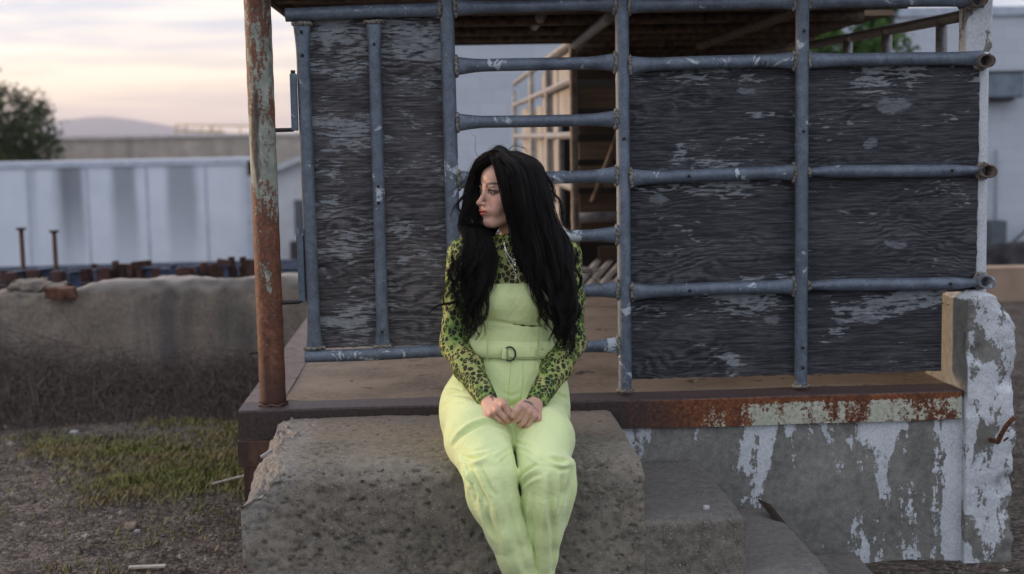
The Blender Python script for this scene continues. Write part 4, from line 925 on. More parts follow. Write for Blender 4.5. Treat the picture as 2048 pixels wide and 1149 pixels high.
# litter
def litter(name, px, py, dims, rot, mat, label, cat):
    c0 = az(px, py, 0); c0[2] = gz(c0[0], c0[1])+dims[2]+.012; h = np.array(dims); b = MB(); b.box(c0-h, c0+h, rot=R_(rot)); tag(obj(name, b, mat, origin=c0, bevel=min(h)*.4), label, cat)
mlw = plain('bleached_wood', (.42, .38, .33), .12, 30, .8)
litter('wood_lath', 295, 1136, (.065, .012, .004), 2, mlw, 'short pale wooden slat lying on the gravel at the bottom left', 'wood')
litter('wood_strip', 462, 970, (.10, .010, .004), 48, mlw, 'thin pale wooden strip lying in the weeds beside the dock corner', 'wood')
litter('wood_scrap', 20, 797, (.16, .04, .025), 4, mlw, 'pale scrap of timber on the ground at the far left, near the dry brush', 'wood')
litter('wood_scrap', 22, 819, (.10, .02, .008), -8, plain('yellow_wood', (.36, .30, .17), .1, 20, .8), 'thin yellowish stick just in front of the pale timber scrap', 'wood')
for i, (px, py, s, col_, lab) in enumerate(((262, 1053, .021, (.26, .21, .17), 'tan angular stone on the gravel in the left foreground'), (275, 1062, .010, (.30, .30, .31), 'small grey stone touching the tan stone'),
        (78, 806, .030, (.50, .50, .52), 'crumpled white scrap below the dry brush on the left'), (235, 797, .05, (.30, .30, .32), 'pale flat stone half hidden at the edge of the dry brush'), (148, 870, .018, (.34, .34, .35), 'small pale stone among the weeds'))):
    c0 = az(px, py, 0); c0[2] = gz(c0[0], c0[1])+s*.5; hh = np.array([s*1.15, s, s*.7])
    V, F = rough_block(c0-hh, c0+hh, s*.35, lambda P: c0+(P-c0)*(1-.28*(np.linalg.norm((P-c0)/hh, axis=1)[:, None]-1))+(vnoise(P*(.9/s))*s*.5)[:, None])
    tag(obj('stone', (V, F, False), plain('stone_%d' % i, col_, .15, 30, .9, 0, .3), origin=c0), lab, 'stone')

# ---------------------------------------------------------------- evening haze in the air
b = MB(); b.box((-3450, -2950, -5), (3450, 4150, 95)); hz_o = struct('haze', b, None, kind='stuff')
mh_ = bpy.data.materials.new('haze_air'); mh_.use_nodes = True; t_ = mh_.node_tree; t_.nodes.clear(); pv = t_.nodes.new('ShaderNodeVolumePrincipled'); pv.inputs['Color'].default_value = (.93, .90, .97, 1); pv.inputs['Density'].default_value = .00035
pv.inputs['Anisotropy'].default_value = .2; oo_ = t_.nodes.new('ShaderNodeOutputMaterial'); t_.links.new(pv.outputs[0], oo_.inputs['Volume']); hz_o.data.materials.append(mh_)
# ================================================================ THE WOMAN (bodies sculpted as distance fields, then meshed)
from mathutils.bvhtree import BVHTree
class Grid:
    def __init__(s, xs, ys, zs): s.x, s.y, s.z = [np.asarray(v, np.float32) for v in (xs, ys, zs)]; s.A = np.full((len(s.x), len(s.y), len(s.z)), .2, np.float32)
    def reg(s, lo, hi):
        sl = []
        for a, l, h in zip((s.x, s.y, s.z), lo, hi): sl.append(slice(max(0, np.searchsorted(a, l)-1), min(len(a), np.searchsorted(a, h)+1)))
        return tuple(sl), s.x[sl[0]][:, None, None], s.y[sl[1]][None, :, None], s.z[sl[2]][None, None, :]
    def comb(s, sl, d, k, op):
        A = s.A[sl]
        if op == 'add':
            h = np.clip(.5+.5*(A-d)/k, 0, 1) if k > 0 else (A > d)*1.; s.A[sl] = A*(1-h)+d*h-(k*h*(1-h) if k > 0 else 0)
        else:
            h = np.clip(.5-.5*(A+d)/k, 0, 1); s.A[sl] = A*(1-h)-d*h+k*h*(1-h)
    def cone(s, a, b, ra, rb, k=.01, op='add', clip=None, sy=1.0):
        a = np.array(a, float); b = np.array(b, float); m_ = max(ra, rb)*max(1, sy)+k*1.5+.01; sl, X, Y, Z = s.reg(np.minimum(a, b)-m_, np.maximum(a, b)+m_)
        d = b-a; L2 = d @ d+1e-12; t = np.clip(((X-a[0])*d[0]+(Y-a[1])*d[1]+(Z-a[2])*d[2])/L2, 0, 1)
        r = ra+(rb-ra)*t; D = np.sqrt((X-a[0]-d[0]*t)**2+((Y-a[1]-d[1]*t)/sy)**2+(Z-a[2]-d[2]*t)**2)-r
        if clip is not None: D = np.maximum(D, (X-clip[0][0])*clip[1][0]+(Y-clip[0][1])*clip[1][1]+(Z-clip[0][2])*clip[1][2])
        s.comb(sl, D.astype(np.float32), k, op); return s
    def chain(s, pts, rs, k=.01, **kw):
        for i in range(len(pts)-1): s.cone(pts[i], pts[i+1], rs[i], rs[i+1], k, **kw)
        return s
    def ell(s, c, r, k=.01, op='add', R=None):
        c = np.array(c, float); r = np.array(r, float); m_ = max(r)+k*1.5+.008; sl, X, Y, Z = s.reg(c-m_, c+m_); X = X-c[0]; Y = Y-c[1]; Z = Z-c[2]
        if R is not None: X, Y, Z = (R[0][0]*X+R[1][0]*Y+R[2][0]*Z, R[0][1]*X+R[1][1]*Y+R[2][1]*Z, R[0][2]*X+R[1][2]*Y+R[2][2]*Z)   # to local axes (columns of R)
        k0 = np.sqrt((X/r[0])**2+(Y/r[1])**2+(Z/r[2])**2); k1 = np.sqrt((X/r[0]**2)**2+(Y/r[1]**2)**2+(Z/r[2]**2)**2)+1e-9
        s.comb(sl, (k0*(k0-1)/k1).astype(np.float32), k, op); return s
    def loft(s, rows, off=0., k=.01, p=2.3, clip=None):
        rows = np.array(sorted(rows, key=lambda r: r[2])); z = rows[:, 2]      # x, y, z, a, b
        mx = rows[:, 3].max()+.04; sl, X, Y, Z = s.reg((rows[:, 0].min()-mx, rows[:, 1].min()-mx, z[0]-.03), (rows[:, 0].max()+mx, rows[:, 1].max()+mx, z[-1]+.03))
        zz = np.clip(Z.ravel(), z[0], z[-1]); I = lambda c: csp(z, rows[:, c], zz)[None, None, :]
        a = I(3)+off; b = I(4)+off; q = (np.abs((X-I(0))/a)**p+np.abs((Y-I(1))/b)**p)**(1/p); D = (q-1)*np.minimum(a, b)*.95
        D = np.maximum(D, np.maximum(z[0]-Z, Z-z[-1]))
        if clip is not None: D = np.maximum(D, (X-clip[0][0])*clip[1][0]+(Y-clip[0][1])*clip[1][1]+(Z-clip[0][2])*clip[1][2])
        s.comb(sl, D.astype(np.float32), k, 'add'); return s
    def mesh(s, smooth=1):
        A = s.A; nx, ny, nz = A.shape; I = A < 0
        c = np.zeros((nx-1, ny-1, nz-1), np.uint8)
        for i in (0, 1):
            for j in (0, 1):
                for k in (0, 1): c += I[i:nx-1+i, j:ny-1+j, k:nz-1+k]
        act = np.argwhere((c > 0) & (c < 8)); vid = np.full(c.shape, -1, np.int32); vid[tuple(act.T)] = np.arange(len(act))
        pos = np.zeros((len(act), 3)); cnt = np.zeros(len(act)); cor = [(i, j, k) for i in (0, 1) for j in (0, 1) for k in (0, 1)]
        for a in cor:
            for ax in range(3):
                if a[ax]: continue
                b_ = list(a); b_[ax] = 1; p = act+a; q = act+b_; va = A[tuple(p.T)]; vb = A[tuple(q.T)]; m_ = (va < 0) != (vb < 0)
                t = np.where(m_, va/(va-vb+1e-12), 0); P0 = np.stack([s.x[p[:, 0]], s.y[p[:, 1]], s.z[p[:, 2]]], -1); P1 = np.stack([s.x[q[:, 0]], s.y[q[:, 1]], s.z[q[:, 2]]], -1)
                pos += np.where(m_[:, None], P0+(P1-P0)*t[:, None], 0); cnt += m_
        pos /= cnt[:, None]; F = []
        for ax in range(3):
            u, v = [(1, 2), (2, 0), (0, 1)][ax]; s0 = [slice(None)]*3; s1 = [slice(None)]*3; s0[ax] = slice(0, -1); s1[ax] = slice(1, None)
            S = I[tuple(s0)] != I[tuple(s1)]; S_ = np.argwhere(S); dims = (nx, ny, nz)
            S_ = S_[(S_[:, u] > 0) & (S_[:, v] > 0) & (S_[:, u] < dims[u]-1) & (S_[:, v] < dims[v]-1)]
            q = []
            for (du, dv) in ((-1, -1), (0, -1), (0, 0), (-1, 0)):
                t = S_.copy(); t[:, u] += du; t[:, v] += dv; q.append(vid[tuple(t.T)])
            q = np.stack(q, -1); ins = I[tuple(S_.T)]; q[~ins] = q[~ins][:, ::-1]; F.append(q)
        F = np.concatenate(F); F = F[(F >= 0).all(1)]
        for _ in range(smooth): pos = lap(pos, F, .5)
        return pos, F
def lap(P, F, w):
    n = len(P); S_ = np.zeros((n, 3)); C_ = np.zeros(n)
    for a in range(4):
        i = F[:, a]; j = F[:, (a+1) % 4]
        for c in range(3): S_[:, c] += np.bincount(i, P[j, c], n)+np.bincount(j, P[i, c], n)
        C_ += np.bincount(i, minlength=n)+np.bincount(j, minlength=n)
    return P*(1-w)+S_/np.maximum(C_, 1)[:, None]*w
def normals(P, F):
    nn_ = np.cross(P[F[:, 2]]-P[F[:, 0]], P[F[:, 3]]-P[F[:, 1]]); N_ = np.zeros_like(P)
    for a in range(4):
        for c in range(3): N_[:, c] += np.bincount(F[:, a], nn_[:, c], len(P))
    return N_/(np.linalg.norm(N_, axis=1)[:, None]+1e-12)
def csp(x, y, t):                        # smooth monotone-ish cubic through (x, y)
    x = np.asarray(x, float); y = np.asarray(y, float); m_ = np.gradient(y, x); i = np.clip(np.searchsorted(x, t)-1, 0, len(x)-2)
    h = x[i+1]-x[i]; u = (t-x[i])/h; return (2*u**3-3*u**2+1)*y[i]+(u**3-2*u**2+u)*h*m_[i]+(-2*u**3+3*u**2)*y[i+1]+(u**3-u**2)*h*m_[i+1]
def axis_pts(segs):
    out = []
    for (a, b_, h) in segs: out.append(np.arange(a, b_-h*.3, h))
    return np.concatenate(out+[[segs[-1][1]]])
def uniform(lo, hi, h): return Grid(*[np.arange(l, u+h, h) for l, u in zip(lo, hi)])
def spline(pts, n):
    P = np.asarray(pts, float); d = np.r_[0, np.cumsum(np.linalg.norm(np.diff(P, axis=0), axis=1)**.5)]; t = np.linspace(0, d[-1], n)
    return np.stack([csp(d, P[:, c], t) for c in range(3)], -1)
def bvh(P, F): return BVHTree.FromPolygons([tuple(p) for p in P], [tuple(int(i) for i in f) for f in F])
def hit(tree, px, py, lift=0.0):
    d = RT*(px-1024)/F_PX - UP*(py-574.5)/F_PX + FWD; d = d/np.linalg.norm(d)
    r = tree.ray_cast(Vector(CAM), Vector(d), 20)
    return None if r[0] is None else np.array(r[0])-d*lift
def setcol(o, name, C_):
    me = o.data; a = me.color_attributes.new(name, 'FLOAT_COLOR', 'POINT'); C_ = np.concatenate([C_, np.ones((len(C_), 1))], 1) if C_.shape[1] == 3 else C_
    a.data.foreach_set('color', C_.astype(np.float32).ravel())
A_ = lambda px, py, Y: at(px, py, Y)

# --- skeleton (pixel positions in the photograph read at plausible depths)
woman = thing('person', (.19, 4.36, BZ), 'seated woman with long black hair, leopard-print top and lime jumpsuit, hands in her lap', 'person')
torso = [(*A_(1028, 474, 4.335), .062, .052), (*A_(1029, 490, 4.335), .118, .066), (*A_(1030, 512, 4.33), .152, .082), (*A_(1030, 540, 4.325), .150, .092), (*A_(1031, 580, 4.315), .134, .098), (*A_(1029, 620, 4.31), .124, .094),
         (*A_(1027, 655, 4.31), .121, .088), (*A_(1024, 700, 4.31), .131, .098), (*A_(1019, 745, 4.31), .158, .113), (*A_(1012, 790, 4.31), .182, .122), (*A_(1010, 850, 4.31), .185, .12), (*A_(1010, 893, 4.31), .165, .11)]
SHR, ELR, WRR = A_(928, 510, 4.33), A_(909, 690, 4.29), A_(976, 803, 4.075)
SHL, ELL, WRL = A_(1130, 512, 4.33), A_(1142, 688, 4.29), A_(1071, 806, 4.075)
HPR, KNR, ANR = A_(952, 812, 4.31), A_(983, 952, 3.875), np.array([.215, 3.93, .11])
HPL, KNL, ANL = A_(1070, 815, 4.31), A_(1089, 948, 3.875), np.array([.270, 3.94, .11])
def arm(g, off, k, wrist_clip=True, cuff=0):
    for (S_, E_, W_) in ((SHR, ELR, WRR), (SHL, ELL, WRL)):
        n = (W_-E_)/np.linalg.norm(W_-E_); cl = (W_+n*cuff, n) if wrist_clip else None
        g.chain([S_, S_*.5+E_*.5, E_], [.047+off, .0425+off, .036+off], k)
        W2 = W_+n*(cuff+.02 if wrist_clip else 0)
        g.cone(E_, E_*.62+W2*.38, .036+off, .0375+off, k); g.cone(E_*.62+W2*.38, W2, .0375+off, .0235+off, k, clip=cl)
# --- head frame
HC = A_(1019, 385, 4.31); yaw = R_(61); pit = R_(-1.5); rol = R_(2)
fdir = np.array([-math.sin(yaw), -math.cos(yaw), 0]); ldir = np.array([math.cos(yaw), -math.sin(yaw), 0]); udir = np.array([0, 0, 1.])
fd2 = fdir*math.cos(pit)-udir*math.sin(pit); ud2 = udir*math.cos(pit)+fdir*math.sin(pit)
ld3 = ldir*math.cos(rol)+ud2*math.sin(rol); ud3 = ud2*math.cos(rol)-ldir*math.sin(rol)
HR = np.stack([ld3, fd2, ud3], 1)          # columns: her left, forward, up
def Hd(x, y, z): return HC+HR @ np.array([x, y, z*.94 if z < 0 else z])
def HE(g, c, r, k=.01, op='add', rot=None):
    R2 = HR if rot is None else HR @ np.array(rot); g.ell(Hd(*c), r, k, op, R2)
def HCn(g, a, b_, ra, rb, k=.01, op='add'): g.cone(Hd(*a), Hd(*b_), ra, rb, k, op)

# --- pants first, so that the hands can be laid on them
def folds(P, N_, fn): return P+N_*fn(P)[:, None]
gp = uniform((-.06, 3.74, .06), (.44, 4.48, .90), .0037)
gp.loft([r for r in torso if r[2] < .86], .012, .01, clip=((0, 0, A_(1024, 722, 4.2)[2]), (0, 0, 1)))
thR = [HPR, HPR*.45+KNR*.55+np.array([-.016, 0, .012]), KNR]; thL = [HPL, HPL*.45+KNL*.55+np.array([.010, 0, .010]), KNL]
gp.chain(thR, [.100, .094, .071], .03); 
R1 = [KNR, A_(991, 1000, 3.865), A_(1012, 1060, 3.862), A_(1029, 1110, 3.865), A_(1044, 1160, 3.875), np.array([.210, 3.89, .22]), np.array([.212, 3.90, .12])]
gp.chain(R1, [.069, .064, .055, .047, .040, .044, .052], .014)
thR_only = gp.A.copy(); gp.A[:] = .2
gp.chain(thL, [.092, .086, .069], .03)
L1 = [KNL, A_(1089, 1000, 3.875), A_(1088, 1060, 3.885), A_(1084, 1110, 3.895), A_(1080, 1160, 3.90), np.array([.268, 3.90, .22]), np.array([.27, 3.91, .12])]
gp.chain(L1, [.068, .061, .049, .040, .035, .040, .05], .014)
Al = gp.A; kk = .010; h = np.clip(.5+.5*(thR_only-Al)/kk, 0, 1); gp.A = (thR_only*(1-h)+Al*h-kk*h*(1-h)).astype(np.float32)
# crease from the lap between the legs, folds around knees and hips
for (pts, r, op) in (
    ([A_(1138, 928, 3.90), A_(1120, 930, 3.85), A_(1100, 935, 3.84)], (.010, .010, .008), 'add'),
    ([A_(1141, 925, 3.90), A_(1139, 985, 3.89), A_(1122, 1060, 3.90)], (.009, .013, .004), 'add'),
    ([A_(924, 918, 3.93), A_(936, 945, 3.87), A_(950, 1010, 3.86), A_(966, 1045, 3.86)], (.006, .010, .011, .004), 'add'),
    ):
    pts = spline(pts, 14); rs = np.interp(np.linspace(0, 1, 14), np.linspace(0, 1, len(r)), r); gp.chain(list(pts), list(rs), .016)
P, F = gp.mesh(2); Nn = normals(P, F)
def pxl(P):
    d = P-CAM; k = d @ FWD; return np.stack([1024+F_PX*(d @ RT)/k, 574.5-F_PX*(d @ UP)/k], -1)
def creases(P, N_, lst):
    """cloth folds read off the photograph: a sharp valley with a soft roll beside it (front-facing cloth only)"""
    q = pxl(P); D = np.zeros(len(P)); fr = np.clip(-N_[:, 1]*1.5+.1, 0, 1)
    for pts, w_, amp, *rd in lst:
        pts = np.array(pts, float); n = 18; tt = np.linspace(0, 1, n); t0 = np.linspace(0, 1, len(pts)); C = np.stack([csp(t0, pts[:, c], tt) if len(pts) > 2 else np.interp(tt, t0, pts[:, c]) for c in (0, 1)], -1)
        best = np.full(len(P), 1e9); sd_ = np.zeros(len(P)); u_ = np.zeros(len(P))
        box = (q[:, 0] > C[:, 0].min()-4*w_) & (q[:, 0] < C[:, 0].max()+4*w_) & (q[:, 1] > C[:, 1].min()-4*w_) & (q[:, 1] < C[:, 1].max()+4*w_); I = np.where(box)[0]; qq = q[I]; b_ = best[I]; s_ = sd_[I]; uu = u_[I]
        for i in range(n-1):
            a = C[i]; d = C[i+1]-a; L2 = d @ d+1e-9; t = np.clip(((qq-a) @ d)/L2, 0, 1); e = qq-a-d*t[:, None]; r = np.hypot(e[:, 0], e[:, 1]); k = r < b_
            b_ = np.where(k, r, b_); s_ = np.where(k, np.sign(d[0]*e[:, 1]-d[1]*e[:, 0])*r, s_); uu = np.where(k, (i+t)/(n-1), uu)
        env = np.sin(np.clip(uu, .0, 1)*math.pi)**.6
        if rd: D[I] += env*amp*np.exp(-np.abs(s_)/w_)*(b_ < 4*w_); continue
        amp = amp*2.1; w_ = w_*.85
        D[I] += env*amp*(-np.exp(-(s_/w_)**2)+.9*np.exp(-((s_-1.7*w_)/(1.3*w_))**2)+.35*np.exp(-((s_+2.0*w_)/(1.6*w_))**2))
    return D*fr
PCR = [([(1012, 858), (985, 846), (955, 852), (925, 870), (905, 895)], 5, .0055), ([(1024, 885), (1008, 872), (990, 865)], 4, .003), ([(1026, 893), (1005, 908), (990, 918)], 4, .0045), ([(1030, 905), (1012, 915), (1002, 925)], 3, .003),
       ([(918, 912), (945, 920), (975, 908)], 5, .006), ([(925, 900), (950, 905), (985, 893)], 4, .003), ([(932, 925), (945, 950), (952, 975)], 4, .004), ([(925, 935), (938, 960), (955, 985), (958, 1000)], 4, .004),
       ([(942, 925), (952, 960), (975, 1000), (985, 1030)], 5, .004), ([(960, 930), (975, 965), (990, 990)], 4, .003), ([(984, 935), (990, 1000), (1008, 1080), (1030, 1175)], 20, .022, 1), ([(1003, 960), (1018, 1030), (1040, 1110), (1052, 1149)], 7, .004), ([(965, 985), (975, 1030), (1000, 1080)], 5, .0035), ([(975, 1010), (985, 1045), (1005, 1100)], 5, .003),
       ([(1028, 882), (1045, 890), (1075, 898)], 4, .0045), ([(1033, 895), (1055, 905), (1085, 925)], 4, .003), ([(1040, 960), (1050, 945), (1075, 930)], 4, .0045), ([(1042, 975), (1060, 958), (1085, 948)], 4, .003), ([(1141, 918), (1120, 922), (1098, 915)], 5, .0055), ([(1142, 935), (1122, 940), (1105, 933)], 4, .003),
       ([(1096, 935), (1090, 1000), (1086, 1080), (1092, 1175)], 16, .019, 1), ([(1100, 945), (1098, 1000), (1104, 1070), (1102, 1149)], 6, .005), ([(1068, 985), (1066, 1050), (1070, 1149)], 5, .003), ([(1125, 945), (1120, 990), (1110, 1040)], 5, .0035), ([(1135, 960), (1128, 1000), (1118, 1040)], 4, .003),
       ([(885, 800), (905, 790), (930, 792), (950, 800)], 5, .004), ([(880, 822), (900, 805), (925, 803)], 4, .003), ([(884, 780), (905, 775), (925, 782)], 4, .003), ([(1135, 800), (1115, 792), (1098, 790)], 5, .004), ([(1140, 825), (1120, 805), (1100, 800)], 4, .0035), ([(1142, 850), (1125, 825), (1105, 812)], 4, .003), ([(1000, 800), (1022, 812), (1048, 800)], 5, .004), ([(1005, 785), (1022, 792), (1040, 786)], 4, .002)]
def pants_fold(P):
    leg = P[:, 2] < .53
    v = P*np.array([15, 10, 1.3]); a = np.abs(vnoise(v+vnoise(P*5)[:, None]*1.2))*-.016+.004
    w_ = P*np.array([9, 14, 15]); b_ = np.abs(vnoise(w_+fbm(P*4, 2)[:, None]*2.4))*-.010+.0025
    kz = np.exp(-((P[:, 2]-.565)/.07)**2-((P[:, 1]-3.88)/.16)**2); hip = np.clip((P[:, 2]-.64)/.06, 0, 1)
    d = np.clip((.60-P[:, 2])/.10, 0, 1)*a*1.1+(kz*.7+hip*.4)*b_
    return d*.8+fbm(P*np.array([34, 34, 14]), 3)*.0018*(.5+kz)
P = folds(P, Nn, pants_fold); P = P+Nn*creases(P, Nn, PCR)[:, None]; P = lap(P, F, .1); PB = bvh(P, F)
def cloth(name, col, rough=.75, sheen=.3):
    m = Mat(name, rough, 0, .25); v = m.noise(5, 4); hi = tuple(min(1, c*1.06) for c in col); lo = tuple(c*.94 for c in col)
    m.col(m.ramp(v, [(.3, lo), (.7, hi)])); m.set('Sheen Weight', sheen)
    r1 = m.ma('ABSOLUTE', m.ma('SUBTRACT', m.noise(26, 3, .5, .8), .5)); r2 = m.ma('ABSOLUTE', m.ma('SUBTRACT', m.noise(11, 3, .5, 1.2, co=m.map((1.6, 1.6, .8))), .5)); h = m.ma('ADD', m.ma('MULTIPLY', m.noise(90, 4, .6, 1), .35), m.ma('ADD', m.ma('MULTIPLY', r1, -1.6), m.ma('MULTIPLY', r2, -2.6))); m.bump(h, .42, .006); return m.m
M_LIME = cloth('lime_cotton', (.67, .79, .39))
pants = obj('jumpsuit_trousers', (P, F, True), M_LIME, woman)

# --- hands: anatomy from the photograph, lifted onto the lap
hz = lambda cx, cy, dy=0.: (940+cx/9.573, 760+cy/9.573, dy)
hp_ = hit(PB, 1000, 838); YH = (hp_[1] if hp_ is not None else 4.0)-.010
def HP(cx, cy, dy=0.): px, py, _ = hz(cx, cy); return A_(px, py, YH+dy)
fingers = []   # (points, radii)
Lh = dict(mcp=[(640, 470, -.018), (525, 570, -.020), (425, 650, -.012), (335, 715, -.002)], pip=[(745, 625, -.016), (655, 705, -.018), (560, 765, -.010), (450, 800, .0)], dip=[(800, 705, -.004), (735, 790, -.004), (650, 825, .003), (530, 835, .012)], tip=[(800, 745, .012), (745, 810, .014), (655, 830, .018), (545, 830, .022)])
Rh = dict(mcp=[(1045, 530, -.020), (1130, 610, -.020), (1215, 680, -.012), (1300, 745, -.002)], pip=[(945, 725, -.020), (1020, 815, -.016), (1110, 865, -.008), (1200, 870, .004)], dip=[(865, 790, -.010), (945, 870, -.004), (1055, 915, .004), (1150, 905, .014)], tip=[(840, 770, .012), (925, 850, .014), (1035, 890, .018), (1140, 880, .022)])
fr_ = [(.0094, .0086, .0077, .0068), (.0095, .0087, .0078, .0069), (.0089, .0082, .0074, .0065), (.0079, .0072, .0065, .0058)]
def hand(g, H_, W_, wpt, side):
    # palm: fan of cones from wrist to each knuckle
    for i in range(4):
        m_ = HP(*H_['mcp'][i]); g.cone(W_, m_, .0205, .0100, .007)
    g.cone(HP(*H_['mcp'][0])+np.array([0, .014, 0]), HP(*H_['mcp'][3])+np.array([0, .010, 0]), .012, .010, .010)
    for i in range(4):
        j = [HP(*H_[n_][i]) for n_ in ('mcp', 'pip', 'dip', 'tip')]; g.ell(j[0]-np.array([0, .002, 0]), (.0095, .009, .009), .005)
        g.chain(j, fr_[i], .0012)
body_parts = []
def build_body(g):
    g.loft(torso, -.004, .012)
    arm(g, -.004, .015, False)
    n = (A_(1036, 440, 4.33)); g.cone(A_(1028, 480, 4.345), Hd(0, -.028, -.045), .051, .049, .015)
    for (h_, k_, a_, r0_) in ((HPR, KNR, ANR, .085), (HPL, KNL, ANL, .078)):
        g.cone(h_, k_, r0_*.92, .052, .02); L_ = [k_]+(R1 if r0_ > .08 else L1)[1:5]+[a_]; g.chain(L_, [.048, .044, .036, .028, .022, .026], .012)
        g.cone(a_, a_+np.array([0, -.11, -.055]), .030, .02, .015)
    # ---- head
    HE(g, (0, -.018, .034), (.0735, .092, .080), .012); HE(g, (0, .030, -.012), (.0600, .058, .076), .02); HE(g, (0, .048, .042), (.051, .041, .042), .018)
    HCn(g, (.046, .000, -.062), (.016, .066, -.099), .016, .0125, .022); HCn(g, (-.046, .000, -.062), (-.016, .066, -.099), .016, .0125, .022)
    HE(g, (0, .074, -.092), (.0185, .0165, .0155), .014); HE(g, (0, .050, -.078), (.034, .030, .026), .016)
    for sgn in (1, -1):
        HE(g, (sgn*.041, .056, -.026), (.019, .020, .017), .018)                 # cheekbone
        HE(g, (sgn*.032, .068, -.050), (.021, .018, .022), .016)                 # cheek
        HE(g, (sgn*.0235, .0790, .0190), (.016, .0075, .0060), .010)              # brow ridge
        HE(g, (sgn*.073, -.008, -.006), (.006, .017, .030), .006)                # ear
    HE(g, (0, .078, .010), (.013, .012, .014), .010)
    for sgn in (1, -1): HE(g, (sgn*.031, .094, .001), (.0165, .0140, .0105), .009, 'sub')   # eye socket
    HCn(g, (0, .084, .004), (0, .1035, -.028), .0062, .0080, .008); HE(g, (0, .1075, -.0335), (.0088, .0085, .0075), .006)   # nose
    for sgn in (1, -1): HE(g, (sgn*.0105, .0955, -.0365), (.0062, .0085, .0062), .005)
    HE(g, (0, .0865, -.058), (.024, .013, .020), .010)                                       # muzzle
    for sgn in (1, -1):
        HE(g, (sgn*.0052, .1000, -.0405), (.0034, .0050, .0024), .002, 'sub')                 # nostril
        HE(g, (sgn*.0085, .0940, -.0575), (.0120, .0078, .0044), .0028)                       # upper lip halves
    HE(g, (0, .0935, -.0675), (.0160, .0082, .0056), .003)                                    # lower lip
    HE(g, (0, .0985, -.0620), (.0220, .0065, .0013), .0016, 'sub')                            # mouth line
    HE(g, (0, .0985, -.0775), (.014, .005, .0035), .005, 'sub')                               # dip under the lip
    for sgn in (1, -1):
        HE(g, (sgn*.031, .0715, .0005), (.0142, .0142, .0142), .004)                          # eyelids over the eyeball
        HE(g, (sgn*.0320, .0885, -.0005), (.0132, .0085, .0060), .0015, 'sub', Matrix.Rotation(R_(6*sgn), 3, 'Y'))
    hand(g, Lh, WRR, None, -1); hand(g, Rh, WRL, None, 1)
    # thumbs: her left one rests on top, the other is tucked behind the fingers
    th = [HP(1060, 455, .0), HP(960, 500, -.020), HP(888, 590, -.028), HP(835, 690, -.026)]; g.chain(th, (.0135, .0115, .0098, .0082), .005)
    th = [HP(560, 430, .005), HP(680, 520, .010), HP(770, 640, .010), HP(800, 700, .012)]; g.chain(th, (.013, .0112, .0095, .008), .005)
x0_, x1_ = Hd(0, .12, 0)[0]-.02, Hd(0, -.11, 0)[0]+.03
hx0, hx1 = HP(150, 700)[0], HP(1450, 700)[0]; fx0, fx1 = min(x0_, hx0), max(x1_-.06, hx1)
zh0, zh1 = HP(900, 980)[2], HP(900, 330)[2]
gb = Grid(axis_pts([(-.06, fx0, .007), (fx0, fx1, .0018), (fx1, .45, .007)]), axis_pts([(3.74, YH-.05, .008), (YH-.05, YH+.055, .0018), (YH+.055, 4.19, .007), (4.19, 4.30, .0019), (4.30, 4.46, .005)]),
          axis_pts([(0.0, zh0, .009), (zh0, zh1, .0018), (zh1, HC[2]-.135, .007), (HC[2]-.135, HC[2]+.05, .0017), (HC[2]+.05, HC[2]+.14, .004)]))
build_body(gb); P, F = gb.mesh(1); BB = bvh(P, F)
# skin colour as real pigment: lips, brows, blush, tattoos
L = (P-HC) @ HR; L[:, 2] = np.where(L[:, 2] < 0, L[:, 2]/.94, L[:, 2]); C_ = np.tile(np.array([.58, .365, .285]), (len(P), 1)); on_head = L[:, 2] > -.13
def paint(mask, col):
    global C_
    C_ = C_*(1-mask[:, None])+np.array(col)*mask[:, None]
sstep = lambda v, a, b_: np.clip((v-a)/(b_-a), 0, 1)**2*(3-2*np.clip((v-a)/(b_-a), 0, 1))
fr2 = (L[:, 1] > .06) & on_head
paint(.35*np.exp(-(((np.abs(L[:, 0])-.045)/.020)**2+((L[:, 2]+.030)/.018)**2))*(L[:, 1] > .02)*on_head, (.60, .20, .16))
paint(.35*np.exp(-((L[:, 0]/.012)**2+((L[:, 2]+.034)/.010)**2))*fr2, (.58, .20, .17))
lipw = 1-(np.abs(L[:, 0])/.0225)**2; lip = sstep(-np.abs(L[:, 2]+.0622)+.0095*np.clip(lipw, 0, 1)**.6, -.0012, .0012)*(L[:, 1] > .078)*(lipw > 0)*on_head
paint(lip*.95, (.36, .075, .070))
ez = L[:, 2]-.0005; ex = np.abs(L[:, 0])-.032; er = (ex/.0165)**2+(ez/.0080)**2
paint(.88*sstep(1.45-er, 0, .5)*fr2, (.10, .055, .045))                      # lash line and shadow
bx = (np.abs(L[:, 0])-.012)/.040; bz = .0205+.0085*np.sin(np.clip(bx, 0, 1)*2.2)-.004*bx; bw_ = .0044*(1.15-np.clip(bx, 0, 1)*.8)
paint(.92*sstep(bw_*1.25-np.abs(L[:, 2]-bz), -.0010, .0010)*((bx > -.02) & (bx < 1.0))*fr2*(L[:, 0] > -.045), (.035, .022, .018))
tat = np.zeros(len(P)); hand_m = (P[:, 2] > zh0) & (P[:, 2] < zh1) & (P[:, 1] < YH+.06)
def pxl(P):
    d = P-CAM; k = d @ FWD; return np.stack([1024+F_PX*(d @ RT)/k, 574.5-F_PX*(d @ UP)/k], -1)
hpx = (np.stack([pxl(P)[:, 0]-940, pxl(P)[:, 1]-760], -1))*9.573
def tline(pts, w_):
    global tat
    for a, c in zip(pts[:-1], pts[1:]):
        a = np.array(a, float); d = np.array(c, float)-a; t = np.clip(((hpx-a) @ d)/(d @ d), 0, 1); dist = np.linalg.norm(hpx-a-d*t[:, None], axis=1); tat = np.maximum(tat, sstep(w_-dist, -8, 8)*hand_m)
